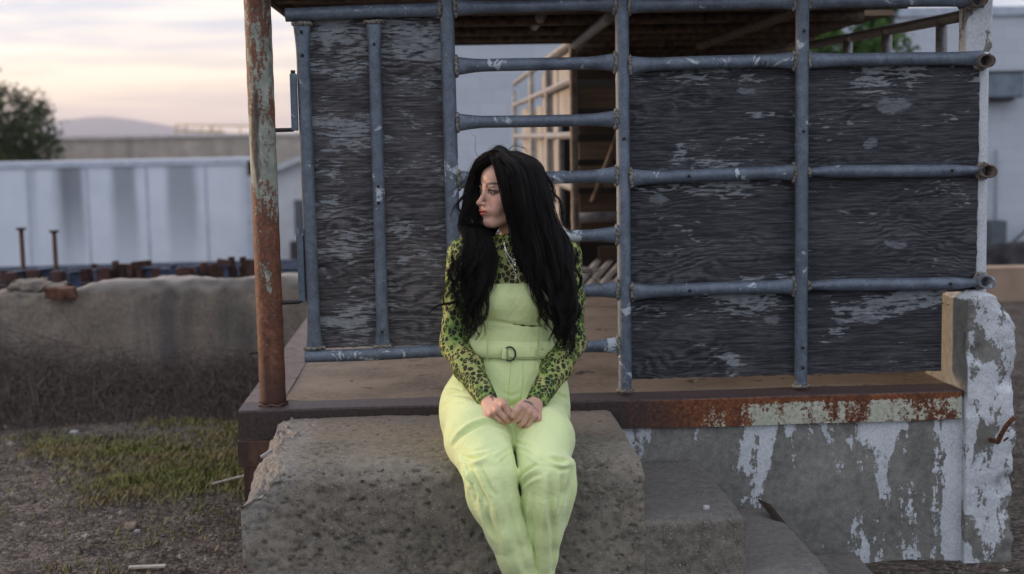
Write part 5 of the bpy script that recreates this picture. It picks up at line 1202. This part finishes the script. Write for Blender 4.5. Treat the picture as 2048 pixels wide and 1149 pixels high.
for k in range(8): a = k*math.pi/4+.2; tline([(405, 680), (405+60*math.cos(a), 680+48*math.sin(a))], 6)
tline([(420, 700), (520, 790)], 5); tline([(400, 330), (470, 310), (500, 335)], 22); tline([(430, 350), (440, 390)], 14)
tline([(1050, 410), (1130, 430), (1190, 470)], 20); tline([(1190, 480), (1270, 560), (1320, 610)], 7); tline([(1300, 720), (1285, 765)], 14)
paint(tat*.78, (.045, .050, .055))
kn_ = np.zeros(len(P))
for H_ in (Lh, Rh):
    for i in range(4):
        for j_ in ('mcp', 'dip', 'tip'): kn_ = np.maximum(kn_, np.exp(-(np.linalg.norm(P-HP(*H_[j_][i]), axis=1)/.014)**2))
paint(kn_*.35, (.50, .20, .16))
ms = Mat('skin', .48, 0, .4); cc = ms.attr('tint'); ms.col(ms.mix(ms.ma('MULTIPLY', ms.noise(90, 4, .6), .35), cc, ms.mix(1.0, cc, (.80, .66, .62), 'MULTIPLY')))
ms.set('Subsurface Weight', .12); ms.b.inputs['Subsurface Radius'].default_value = (.012, .004, .002); ms.b.inputs['Subsurface Scale'].default_value = .5; ms.bump(ms.noise(380, 4, .7), .25, .001)
body = obj('body', (P, F, True), ms.m, woman); setcol(body, 'tint', C_)
# eyes
def sphere(c, r, n=20, sc_=(1, 1, 1)):
    mb = MB(); th_ = np.linspace(0, math.pi, n); ph_ = np.arange(2*n)*math.pi/n; V = np.array([(math.sin(t)*math.cos(p), math.sin(t)*math.sin(p), math.cos(t)) for t in th_ for p in ph_])*r*np.array(sc_)+c; m_ = 2*n
    return mb.add(V, [(i*m_+j, (i+1)*m_+j, (i+1)*m_+(j+1) % m_, i*m_+(j+1) % m_) for i in range(n-1) for j in range(m_)], True)
M_WH = Mat('eye_white', .15, 0, .5); M_WH.col((.42, .39, .37)); M_IR = Mat('iris', .1, 0, .6); M_IR.col((.10, .13, .10)); M_BL = Mat('pupil_black', .2, 0, .5); M_BL.col((.008, .007, .007))
for sgn in (1, -1):
    c0 = Hd(sgn*.031, .0722, .0005); e = obj('eye', sphere(c0, .0124), M_WH.m, woman)
    gd = (fd2*.97+ld3*.10); gd /= np.linalg.norm(gd); obj('iris', sphere(c0+gd*.0080, .0062), M_IR.m, e); obj('pupil', sphere(c0+gd*.0112, .0034), M_BL.m, e)
ML = Mat('lash_black', .6, 0, .2); ML.col((.01, .008, .008))
for sgn in (1, -1):
    mb = MB(); g = np.random.default_rng(3)
    for k in range(26):
        u = k/25; x = (.0195+.026*u)*sgn; z = .0045+.0035*math.sin(u*3.1)-.003*u; y = .0868-.010*(abs(u-.35))**1.6*1.6; a = Hd(x, y, z); o_ = Hd(x+sgn*(.001+.004*u), y+.0065, z+.0028+.002*u); mb.tube([a, (a+o_)/2-ud3*.0006, o_], [.00045, .0004, .0002], 4)
    obj('lashes', mb, ML.m, woman)
stud = MB(); c0 = Hd(.0150, .1000, -.0355); M_SIL = Mat('silver', .22, 1, .5); M_SIL.col((.85, .85, .86)); obj('nose_stud', sphere(c0, .0016, 8), M_SIL.m, woman)

# --- leopard blouse
gl = uniform((-.07, 4.0, .66), (.45, 4.50, 1.30), .0038)
gl.loft(torso, .004, .012); arm(gl, .005, .02, True, .002)
nb = Hd(0, -.022, -.085); na = A_(1028, 480, 4.345); nd = (nb-na)/np.linalg.norm(nb-na); gl.cone(na-nd*.03, nb+nd*.04, .060, .056, .02, clip=(A_(1022, 467, 4.29), np.array([-.20, .06, .97])))
P, F = gl.mesh(1); N_ = normals(P, F)
elb = np.exp(-(np.linalg.norm(P-ELR, axis=1)/.09)**2)+np.exp(-(np.linalg.norm(P-ELL, axis=1)/.09)**2)
P = P+N_*((np.abs(vnoise(P*np.array([22, 22, 34])+fbm(P*6, 2)[:, None]*3))*-.010+.003)*(.35+elb*.9))[:, None]; BLB = bvh(P, F)
ml = Mat('leopard_mesh', .7, 0, .25); co = ml.co
wv = ml.n('ShaderNodeVectorMath', operation='SCALE'); ml.put(wv.inputs[0], ml.noise(38, 3, .6, col=True)); wv.inputs['Scale'].default_value = .016
ad_ = ml.n('ShaderNodeVectorMath', operation='ADD'); ml.put(ad_.inputs[0], co); ml.put(ad_.inputs[1], wv.outputs[0]); vc = ml.map((1, 1, .78), src=ad_.outputs[0])
d1_ = ml.vor(74, co=vc); d2_ = ml.vor(74, 'DISTANCE_TO_EDGE', co=vc); sz = ml.noise(24, 3)
spot = ml.ma('SUBTRACT', 1, ml.n2(ml.ma('MULTIPLY_ADD', sz, -.40, d1_), .36, .42)) 
spot = ml.ma('MULTIPLY', spot, ml.n2(d2_, .035, .075))
hole = ml.ma('MULTIPLY', ml.ma('SUBTRACT', 1, ml.n2(d1_, .12, .19)), ml.n2(ml.noise(16, 2), .60, .66)); spot = ml.ma('MULTIPLY', spot, ml.ma('SUBTRACT', 1, hole))
gnd = ml.ramp(ml.ma('MULTIPLY_ADD', ml.noise(13, 4, .6), .7, ml.ma('MULTIPLY', ml.noise(60, 3), .3)), [(.34, (.10, .20, .05)), (.46, (.21, .31, .075)), (.54, (.34, .37, .13)), (.64, (.42, .37, .15))])
ml.col(ml.mix(ml.ma('MULTIPLY', spot, .95), gnd, (.010, .012, .010))); ml.bump(ml.noise(48, 4, .6, 1), .25, .003)
blouse = obj('leopard_blouse', (P, F, True), ml.m, woman)

# --- bodice of the jumpsuit
top = A_(1030, 569, 4.2)[2]; bot = A_(1024, 724, 4.2)[2]
gt = uniform((.02, 4.12, bot-.06), (.40, 4.46, top+.03), .0034)
gt.loft(torso, .010, .01, clip=((A_(1030, 569, 4.2)), np.array([.03, 0, 1.])))
for px in (996, 1066):
    gt.ell(A_(px, 600, 4.232), (.052, .042, .046), .03)
gt.A = np.maximum(gt.A, (gt.z[None, None, :]-top-.02*(gt.x[:, None, None]-.02)*0).astype(np.float32)); gt.A = np.maximum(gt.A, (bot-.04-gt.z[None, None, :]).astype(np.float32))
P, F = gt.mesh(1); N_ = normals(P, F)
ub = A_(1030, 646, 4.2)[2]
fz = -.0055*np.exp(-((P[:, 2]-ub-.010*np.sin(P[:, 0]*16)-.05*(P[:, 0]-.02)*-.5)/.006)**2)                      # seam below the bust
fl = np.abs(vnoise(P*np.array([7, 7, 40])+fbm(P*5+2, 2)[:, None]*2.2))*-.009+.002
P = P+N_*(fz+fl*(.45+.5*np.exp(-((P[:, 2]-ub+.03)/.05)**2))+fbm(P*40, 2)*.0012)[:, None]; TB = bvh(P, F)
bodice = obj('jumpsuit_bodice', (P, F, True), M_LIME, woman)
# top hem, seams, fly, pockets, belt
def seam(name, pix, tree, r, mat, parent, lift=.0015, n=24, r2=None):
    Q = []
    pix = np.array(pix, float); t = np.linspace(0, 1, n); tt = np.linspace(0, 1, len(pix)); X_ = csp(tt, pix[:, 0], t) if len(pix) > 2 else np.interp(t, tt, pix[:, 0]); Y_ = csp(tt, pix[:, 1], t) if len(pix) > 2 else np.interp(t, tt, pix[:, 1])
    for a, b_ in zip(X_, Y_):
        h_ = hit(tree, a, b_, lift)
        if h_ is not None: Q.append(h_)
    if len(Q) < 3: print('seam miss', name); return None
    mb = MB(); mb.tube(Q, r, 6, r2=r2, up=(0, -1, 0)); return obj(name, mb, mat, parent)
ZB = lambda py: A_(1024, py, 4.2)[2]
zb0, zb1 = ZB(718), ZB(684)
def torso_ring(z, off, n=90, p=2.3):
    rows = np.array(sorted(torso, key=lambda r: r[2])); I = [csp(rows[:, 2], rows[:, c], np.array([z]))[0] for c in (0, 1, 3, 4)]; a = np.arange(n)*2*math.pi/n
    ca, sa = np.cos(a), np.sin(a); return np.stack([I[0]+(I[2]+off)*np.sign(ca)*np.abs(ca)**(2/p), I[1]+(I[3]+off)*np.sign(sa)*np.abs(sa)**(2/p), np.full(n, z)], -1)
def band(z0, z1, off, th, mat, name, parent, tilt=.0):
    mb = MB(); n = 90; rings = [torso_ring(z0, off), torso_ring(z0, off+th), torso_ring((z0+z1)/2, off+th+.001), torso_ring(z1, off+th), torso_ring(z1, off)]
    V = np.concatenate(rings); V[:, 2] += .004*np.sin(V[:, 0]*14)
    f = [(i*n+j, i*n+(j+1) % n, (i+1)*n+(j+1) % n, (i+1)*n+j) for i in range(4) for j in range(n)]; mb.add(V, f, True); return obj(name, mb, mat, parent)
belt = band(zb0, zb1, .0150, .0055, M_LIME, 'belt', woman)
rp = np.concatenate([torso_ring(zb0-.005, .0125), torso_ring(zb1+.004, .0125)])
def front(px, py, off):     # point on the front of the torso ring under a pixel
    Q = torso_ring(A_(px, py, 4.2)[2], off, 400); q2 = pxl(Q); m_ = Q[:, 1] < 4.3; k = np.argmin(np.where(m_, np.abs(q2[:, 0]-px), 1e9)); return Q[k]
M_LIMED = cloth('lime_stitching', (.55, .70, .28))
for px in (974, 1076):
    a, c = front(px, 681, .0230), front(px, 721, .0230); mb = MB(); mb.tube([a+np.array([0, .006, 0]), a, c, c+np.array([0, .006, 0])], .0045, 4, r2=.0016, up=(0, -1, 0), smooth=False); obj('belt_loop', mb, M_LIMED, woman)
c0 = front(1019, 707, .0265); mb = MB(); ring = [c0+np.array([.0175*math.cos(a), -.0015*math.cos(a), .0210*math.sin(a)]) for a in np.linspace(0, 2*math.pi, 40)]
mb.tube(ring, .0025, 8, cap=False); M_RING = Mat('dark_ring', .3, .8, .5); M_RING.col((.05, .05, .055)); obj('buckle', mb, M_RING.m, belt)
mb = MB(); q = [front(x, 706, .0225) for x in np.linspace(1014, 1072, 14)]; mb.tube(q, .0145, 8, r2=.0018, up=(0, -1, 0)); 
obj('belt_tail', mb, M_LIME, belt)
mb = MB(); q = [front(x, 707, .0285) for x in (1004, 1008, 1013)]; mb.tube(q, .0175, 8, r2=.0022, up=(0, -1, 0)); obj('ring_tab', mb, M_LIME, belt)
btn = front(1084, 698, .0235); mb = MB(); mb.tube([btn+np.array([0, .003, 0]), btn-np.array([0, .002, 0])], .0042, 12, up=(0, 0, 1)); obj('button', mb, M_LIMED, woman)
for pix, nm in (([(1022, 724), (1019, 760), (1017, 800)], 'fly_seam'), ([(1046, 724), (1045, 770), (1040, 800)], 'fly_seam'), ([(965, 722), (958, 750), (945, 775)], 'pocket_seam'), ([(1084, 724), (1088, 755), (1096, 775)], 'pocket_seam')):
    seam(nm, pix, PB, .0012, M_LIMED, woman, .0003)
for pix in ([(978, 574), (976, 620), (974, 678)], [(1080, 576), (1078, 620), (1076, 680)], ): seam('bodice_seam', pix, TB, .0011, M_LIMED, woman, .0003)
seam('hem', [(968, 574), (1000, 570), (1030, 570), (1065, 573), (1092, 580)], TB, .0018, M_LIME, woman, .0002)
seam('necklace', [(1007, 482), (1014, 505), (1024, 520), (1031, 527)], BLB, .0014, M_SIL.m, woman, .002)
nk = seam('necklace', [(1046, 490), (1042, 508), (1036, 520), (1031, 527)], BLB, .0014, M_SIL.m, woman, .002)
seam('necklace', [(1008, 490), (1016, 520), (1028, 540), (1032, 552)], BLB, .0010, M_SIL.m, woman, .002)
seam('necklace', [(1060, 520), (1050, 538), (1038, 546), (1032, 552)], BLB, .0010, M_SIL.m, woman, .002)
def charm(pts, r): 
    mb = MB(); Q = [hit(BLB, a, b_, .004) for a, b_ in pts]; Q = [q for q in Q if q is not None]
    if len(Q) > 1: mb.tube(Q, r, 6); obj('pendant', mb, M_SIL.m, woman)
charm([(1024, 518), (1033, 521), (1042, 518)], .0024); charm([(1032, 513), (1033, 526)], .0020); charm([(1032, 548), (1032, 564)], .0016)
for (px, py, r) in ((1031, 531, .0060), (1032, 540, .0034)):
    q = hit(BLB, px, py, .004)
    if q is not None: mb = MB(); mb.tube([q, q-np.array([0, .002, 0])], r, 14, up=(0, 0, 1)); obj('pendant', mb, M_SIL.m, woman)
# shoes (below the frame)
M_SH = plain('black_leather', (.02, .02, .022), .1, 20, .4)
for a_ in (ANR, ANL):
    g = uniform((a_[0]-.06, 3.68, -.01), (a_[0]+.06, 4.02, .20), .005); g.cone(a_+np.array([0, .005, .07]), a_+np.array([0, .01, -.02]), .042, .042, .02); g.cone(a_+np.array([0, 0, -.045]), a_+np.array([0, -.125, -.068]), .040, .030, .03)
    g.ell(a_+np.array([0, .03, -.07]), (.032, .035, .03), .02); g.A = np.maximum(g.A, -g.z[None, None, :]+.002)
    Ps, Fs = g.mesh(1); obj('shoe', (Ps, Fs, True), M_SH, woman)
# --- hair: a core mass along guide locks, then strands
guides = [  # points (px, py, Y), half width of the lock along it, number of strands
  ([(990, 318, 4.235), (1004, 350, 4.212), (1017, 395, 4.205), (1030, 440, 4.205), (1044, 500, 4.20), (1066, 560, 4.185), (1092, 620, 4.17), (1110, 665, 4.165)], (.008, .014, .018, .022, .026, .026, .020, .008), 90),
  ([(1000, 312, 4.25), (1030, 337, 4.212), (1045, 390, 4.196), (1056, 450, 4.19), (1075, 520, 4.185), (1102, 590, 4.165), (1124, 650, 4.16), (1136, 690, 4.155)], (.012, .026, .032, .034, .034, .030, .020, .006), 130),
  ([(1012, 309, 4.27), (1052, 332, 4.225), (1069, 388, 4.205), (1086, 450, 4.20), (1108, 520, 4.185), (1126, 590, 4.165), (1128, 650, 4.155), (1140, 700, 4.15)], (.012, .026, .032, .034, .034, .028, .020, .005), 130),
  ([(1022, 308, 4.30), (1062, 330, 4.27), (1080, 378, 4.255), (1090, 430, 4.25), (1114, 482, 4.235), (1128, 535, 4.20), (1132, 600, 4.17), (1136, 655, 4.16)], (.010, .018, .022, .026, .030, .024, .018, .005), 120),
  ([(1030, 310, 4.34), (1066, 332, 4.34), (1079, 385, 4.34), (1090, 440, 4.33), (1118, 490, 4.36), (1110, 530, 4.42), (1100, 590, 4.44)], (.012, .022, .026, .030, .034, .03, .015), 90),
  ([(1005, 318, 4.33), (1035, 335, 4.38), (1045, 380, 4.40), (1055, 440, 4.42), (1050, 520, 4.43), (1040, 600, 4.44)], (.02, .032, .036, .045, .05, .02), 60),
  ([(988, 312, 4.275), (964, 330, 4.315), (955, 365, 4.33), (955, 410, 4.31), (960, 455, 4.25), (960, 510, 4.205), (952, 560, 4.185), (944, 620, 4.17), (950, 665, 4.16)], (.010, .016, .014, .018, .026, .030, .026, .018, .005), 120),
  ([(992, 306, 4.30), (965, 325, 4.36), (952, 370, 4.38), (960, 420, 4.36), (972, 470, 4.26), (980, 520, 4.215), (972, 575, 4.19), (958, 630, 4.17), (936, 672, 4.155)], (.012, .022, .024, .028, .028, .028, .022, .014, .004), 110),
  ([(986, 316, 4.265), (955, 338, 4.29), (945, 375, 4.30), (943, 420, 4.27), (950, 465, 4.235), (935, 520, 4.205), (920, 570, 4.19), (914, 610, 4.18), (925, 650, 4.17)], (.005, .007, .007, .009, .016, .024, .024, .016, .004), 80),
  ([(1000, 312, 4.33), (985, 340, 4.40), (980, 400, 4.41), (985, 450, 4.37), (975, 500, 4.30)], (.03, .04, .04, .04, .02), 30),
]
gh = uniform((-.06, 4.08, .80), (.46, 4.54, 1.52), .0044)
for (x, y, z, rx, ry, rz) in ((0, -.024, .036, .079, .092, .081),): HE(gh, (x, y, z), (rx, ry, rz), .01)
for gi_, (pts, wd, ns) in enumerate(guides):
    Q = spline([A_(*p) for p in pts], 40); W_ = np.interp(np.linspace(0, 1, 40), np.linspace(0, 1, len(wd)), wd)
    m_ = W_*(.62 if ns > 60 else .9); m_ = m_*(1+.35*vnoise(Q*40+gh.x[0])); m_[-24:] *= np.linspace(1, .12, 24); e_ = (29 if gi_ < 5 else 18) if ns > 60 else 37; Q = Q+.006*np.stack([vnoise(Q*22+5), 0*W_, vnoise(Q*22+9)], -1); gh.chain(list(Q[:e_]), list(m_[:e_]), .012)
# keep the face clear
fc = HR
gh.ell(Hd(.004, .088, -.020), (.056, .052, .092), .012, 'sub', HR); gh.ell(Hd(0, .070, .050), (.030, .050, .022), .012, 'sub', HR)
P, F = gh.mesh(2); N_ = normals(P, F); P = P+N_*(fbm(P*np.array([60, 60, 9]), 2)*.006)[:, None]
mh = Mat('black_hair', .5, 0, .22); mh.col(mh.ramp(mh.noise(60, 3, co=mh.map((1, 1, .1))), [(.3, (.0025, .0022, .0026)), (.7, (.006, .005, .005))])); mh.bump(mh.noise(220, 3, co=mh.map((1, 1, .06))), .5, .003)
hair = obj('hair', (P, F, True), mh.m, woman)
HT = bvh(P, F)
g = np.random.default_rng(21); HV = []; HF = []; nv = 0; SEG = 3
def strand(Q, r0_, r1_=.0002):
    global nv
    n = len(Q); T = np.gradient(Q, axis=0); T /= np.linalg.norm(T, axis=1)[:, None]+1e-9; ref = np.array([0.1, 1., .05]); S_ = np.cross(T, ref); S_ /= np.linalg.norm(S_, axis=1)[:, None]+1e-9; U_ = np.cross(T, S_)
    r = np.interp(np.linspace(0, 1, n), [0, .15, .7, 1], [r0_*.6, r0_, r0_*.8, r1_])[:, None]
    V = np.stack([Q+S_*r*math.cos(a)+U_*r*math.sin(a) for a in (0, 2.094, 4.189)], 1).reshape(-1, 3); HV.append(V)
    i = (np.arange(n-1)[:, None]*3); f = np.concatenate([np.stack([i[:, 0]+j, i[:, 0]+(j+1) % 3, i[:, 0]+3+(j+1) % 3, i[:, 0]+3+j], -1) for j in range(3)]); HF.append(f+nv); nv += len(V)
def face_push(Q, sg):
    Lq = (Q-HC) @ HR; v = (Lq[:, 1] > .045) & (Lq[:, 2] > -.112) & (Lq[:, 2] < .068-.35*np.abs(Lq[:, 0])); lim = .050+.004*g.random()
    lim = lim-(.030*np.clip((Lq[:, 2]-.035)/.035, 0, 1))
    x = np.where(v & (Lq[:, 0]*sg < lim), sg*lim, Lq[:, 0]); dx = x-Lq[:, 0]
    dx = np.convolve(np.pad(dx, 2, 'edge'), np.ones(5)/5, 'valid') if len(dx) > 5 else dx; dx = np.where(np.abs(dx) < np.abs(x-Lq[:, 0]), x-Lq[:, 0], dx)
    return Q+HR[:, 0][None]*dx[:, None]
def face_clear(Q):
    Lq = (Q-HC) @ HR; return ((Lq[:, 1] > .052) & (Lq[:, 2] > -.11) & (Lq[:, 2] < .062) & (np.abs(Lq[:, 0]) < .052)).any()
TT = np.linspace(0, 1, 34)
for gi, (pts, wd, ns) in enumerate(guides):
    C0 = spline([A_(*p) for p in pts], 34); W_ = np.interp(TT, np.linspace(0, 1, len(wd)), wd)
    for lk in range(max(4, ns//7)):
        a = g.uniform(0, 6.283); rr0 = g.uniform(.25, 1.05)**.7; ph = g.uniform(0, 6.283); fr0 = g.uniform(2.2, 4.2); amp = g.uniform(.006, .020)*np.clip(TT*1.5-.35, 0, 1)*(1+1.3*np.clip(TT-.62, 0, 1))
        LC = C0+np.stack([np.cos(a)*W_*rr0, -abs(np.sin(a))*W_*rr0*.8, 0*TT], -1)
        LC[:, 0] += amp*np.sin(TT*fr0*6.283+ph); LC[:, 1] += amp*.7*np.cos(TT*fr0*6.283+ph); LC[:, 2] += amp*.4*np.cos(TT*fr0*6.283+ph*1.3)
        LC += g.normal(0, .009, 3)*TT[:, None]**2; end = g.uniform(.72, 1.06)
        lr = .0105*np.interp(TT, [0, .3, .75, 1], [.9, 1, .70, .30])
        for k in range(26):
            o_ = g.normal(0, .5, 3); o2 = g.normal(0, .0022, 3); Q = LC+o_*lr[:, None]+o2*np.sin(TT*g.uniform(4, 12)+k)[:, None]*(.3+TT[:, None])
            cut = int(34*min(1, end*g.uniform(.9, 1.04)))
            strand(face_push(Q[:cut], 1 if gi < 5 else -1), g.uniform(.0006, .0011))
# loose locks and flyaways seen against the background
fly = [([(950, 345, 4.28), (930, 360, 4.25), (905, 385, 4.22), (885, 400, 4.2)], 8, .010), ([(945, 370, 4.28), (925, 395, 4.25), (905, 420, 4.22), (898, 450, 4.2)], 10, .012), ([(940, 380, 4.28), (915, 410, 4.25), (922, 440, 4.24), (915, 470, 4.22)], 16, .012),
       ([(945, 400, 4.28), (928, 420, 4.25), (920, 450, 4.24), (935, 470, 4.22)], 34, .012), ([(950, 350, 4.29), (932, 375, 4.27), (925, 410, 4.26), (918, 440, 4.24)], 26, .012),
       ([(1010, 308, 4.28), (985, 303, 4.27), (960, 315, 4.26), (945, 335, 4.25)], 12, .008), ([(1020, 308, 4.3), (1005, 293, 4.28), (985, 296, 4.26), (965, 306, 4.25)], 7, .007), ([(1010, 308, 4.3), (1028, 292, 4.3), (1048, 298, 4.3), (1072, 325, 4.29)], 7, .008), ([(960, 320, 4.3), (950, 300, 4.3), (948, 270, 4.3), (930, 262, 4.3)], 2, .004),
       ([(1068, 330, 4.27), (1092, 352, 4.26), (1115, 362, 4.25), (1112, 345, 4.25)], 9, .006), ([(1085, 340, 4.27), (1105, 368, 4.26), (1118, 372, 4.25)], 9, .007), ([(1105, 400, 4.26), (1130, 410, 4.25), (1145, 405, 4.25)], 3, .008), ([(1115, 430, 4.25), (1140, 428, 4.24)], 2, .006),
       ([(1150, 535, 4.17), (1175, 550, 4.15), (1205, 575, 4.13), (1230, 620, 4.12)], 3, .004), ([(1155, 545, 4.17), (1190, 545, 4.15), (1210, 535, 4.13), (1222, 548, 4.13)], 2, .003), ([(1150, 560, 4.17), (1178, 590, 4.15), (1160, 612, 4.15)], 3, .004),
       ([(925, 590, 4.18), (905, 605, 4.16), (880, 610, 4.15), (862, 622, 4.15), (852, 636, 4.15)], 30, .005), ([(930, 560, 4.18), (900, 585, 4.16), (875, 600, 4.15), (858, 600, 4.15)], 4, .010),
       ([(945, 600, 4.17), (950, 640, 4.16), (930, 665, 4.155), (942, 685, 4.15)], 16, .006), ([(935, 610, 4.17), (928, 645, 4.16), (945, 668, 4.155)], 16, .006), ([(1130, 620, 4.15), (1150, 655, 4.145), (1140, 690, 4.14), (1146, 708, 4.14)], 20, .008), ([(1110, 600, 4.16), (1112, 650, 4.15), (1125, 685, 4.14)], 20, .008),
       ([(900, 540, 4.17), (890, 555, 4.16), (883, 575, 4.16)], 4, .006), ([(1100, 380, 4.26), (1118, 400, 4.25), (1126, 440, 4.25), (1150, 480, 4.22)], 26, .009), ([(1090, 345, 4.27), (1108, 385, 4.26), (1112, 420, 4.25)], 26, .008)]
for pts, n_, sp_ in fly:
    C0 = spline([A_(*p) for p in pts], 26); t = np.linspace(0, 1, 26)
    for k in range(n_):
        ph = g.uniform(0, 6.283); am = g.uniform(.001, .006); Q = C0+g.normal(0, sp_*.45, 3)*(.35+.65*t[:, None])+np.stack([am*np.sin(t*11+ph)*t, 0*t, am*np.cos(t*9+ph)*t], -1)
        strand(Q[:int(26*g.uniform(.7, 1))], g.uniform(.0004, .0009) if n_ > 9 else .00045)
curls = [((968, 520), (962, 650)), ((950, 530), (946, 672)), ((930, 520), (930, 660)), ((915, 520), (908, 640)), ((905, 510), (900, 600)), ((975, 500), (974, 590)), ((940, 500), (925, 625)), ((958, 560), (938, 690)),
    ((1072, 540), (1090, 660)), ((1090, 560), (1106, 690)), ((1108, 560), (1122, 705)), ((1125, 560), (1136, 712)), ((1140, 520), (1150, 650)), ((1150, 500), (1158, 600)), ((1060, 500), (1070, 600)), ((1132, 600), (1143, 722)), ((1118, 580), (1110, 690)), ((1148, 560), (1156, 680))]
tt_ = np.linspace(0, 1, 40)
for (a0, a1) in curls:
    h0 = hit(BLB, *a0, .022); h1 = hit(BLB, *a1, .016); p0 = h0 if h0 is not None else A_(*a0, 4.17); p1 = h1 if h1 is not None else A_(*a1, 4.15)
    if p1[1] > 4.3: p1 = A_(*a1, 4.17)
    if p0[1] > 4.3: p0 = A_(*a0, 4.19)
    ph = g.uniform(0, 6.28); wl = g.uniform(1.4, 2.6); am = g.uniform(.009, .016)
    C0 = p0+(p1-p0)*tt_[:, None]; e_ = np.clip(tt_*2.2, 0, 1)*(1-.25*tt_)
    C0 = C0+np.stack([am*e_*np.sin(tt_*wl*6.283+ph), -.006-.5*am*e_*np.cos(tt_*wl*6.283+ph), .3*am*e_*np.cos(tt_*wl*6.283+ph)], -1)
    for k in range(30):
        o_ = g.normal(0, .0036, 3); strand((C0+o_*(1-.55*tt_[:, None])+g.normal(0, .0014, 3)*np.sin(tt_*9+k)[:, None])[:int(40*g.uniform(.82, 1))], g.uniform(.0005, .0009))
obj('strands', (np.concatenate(HV), np.concatenate(HF), True), mh.m, hair)
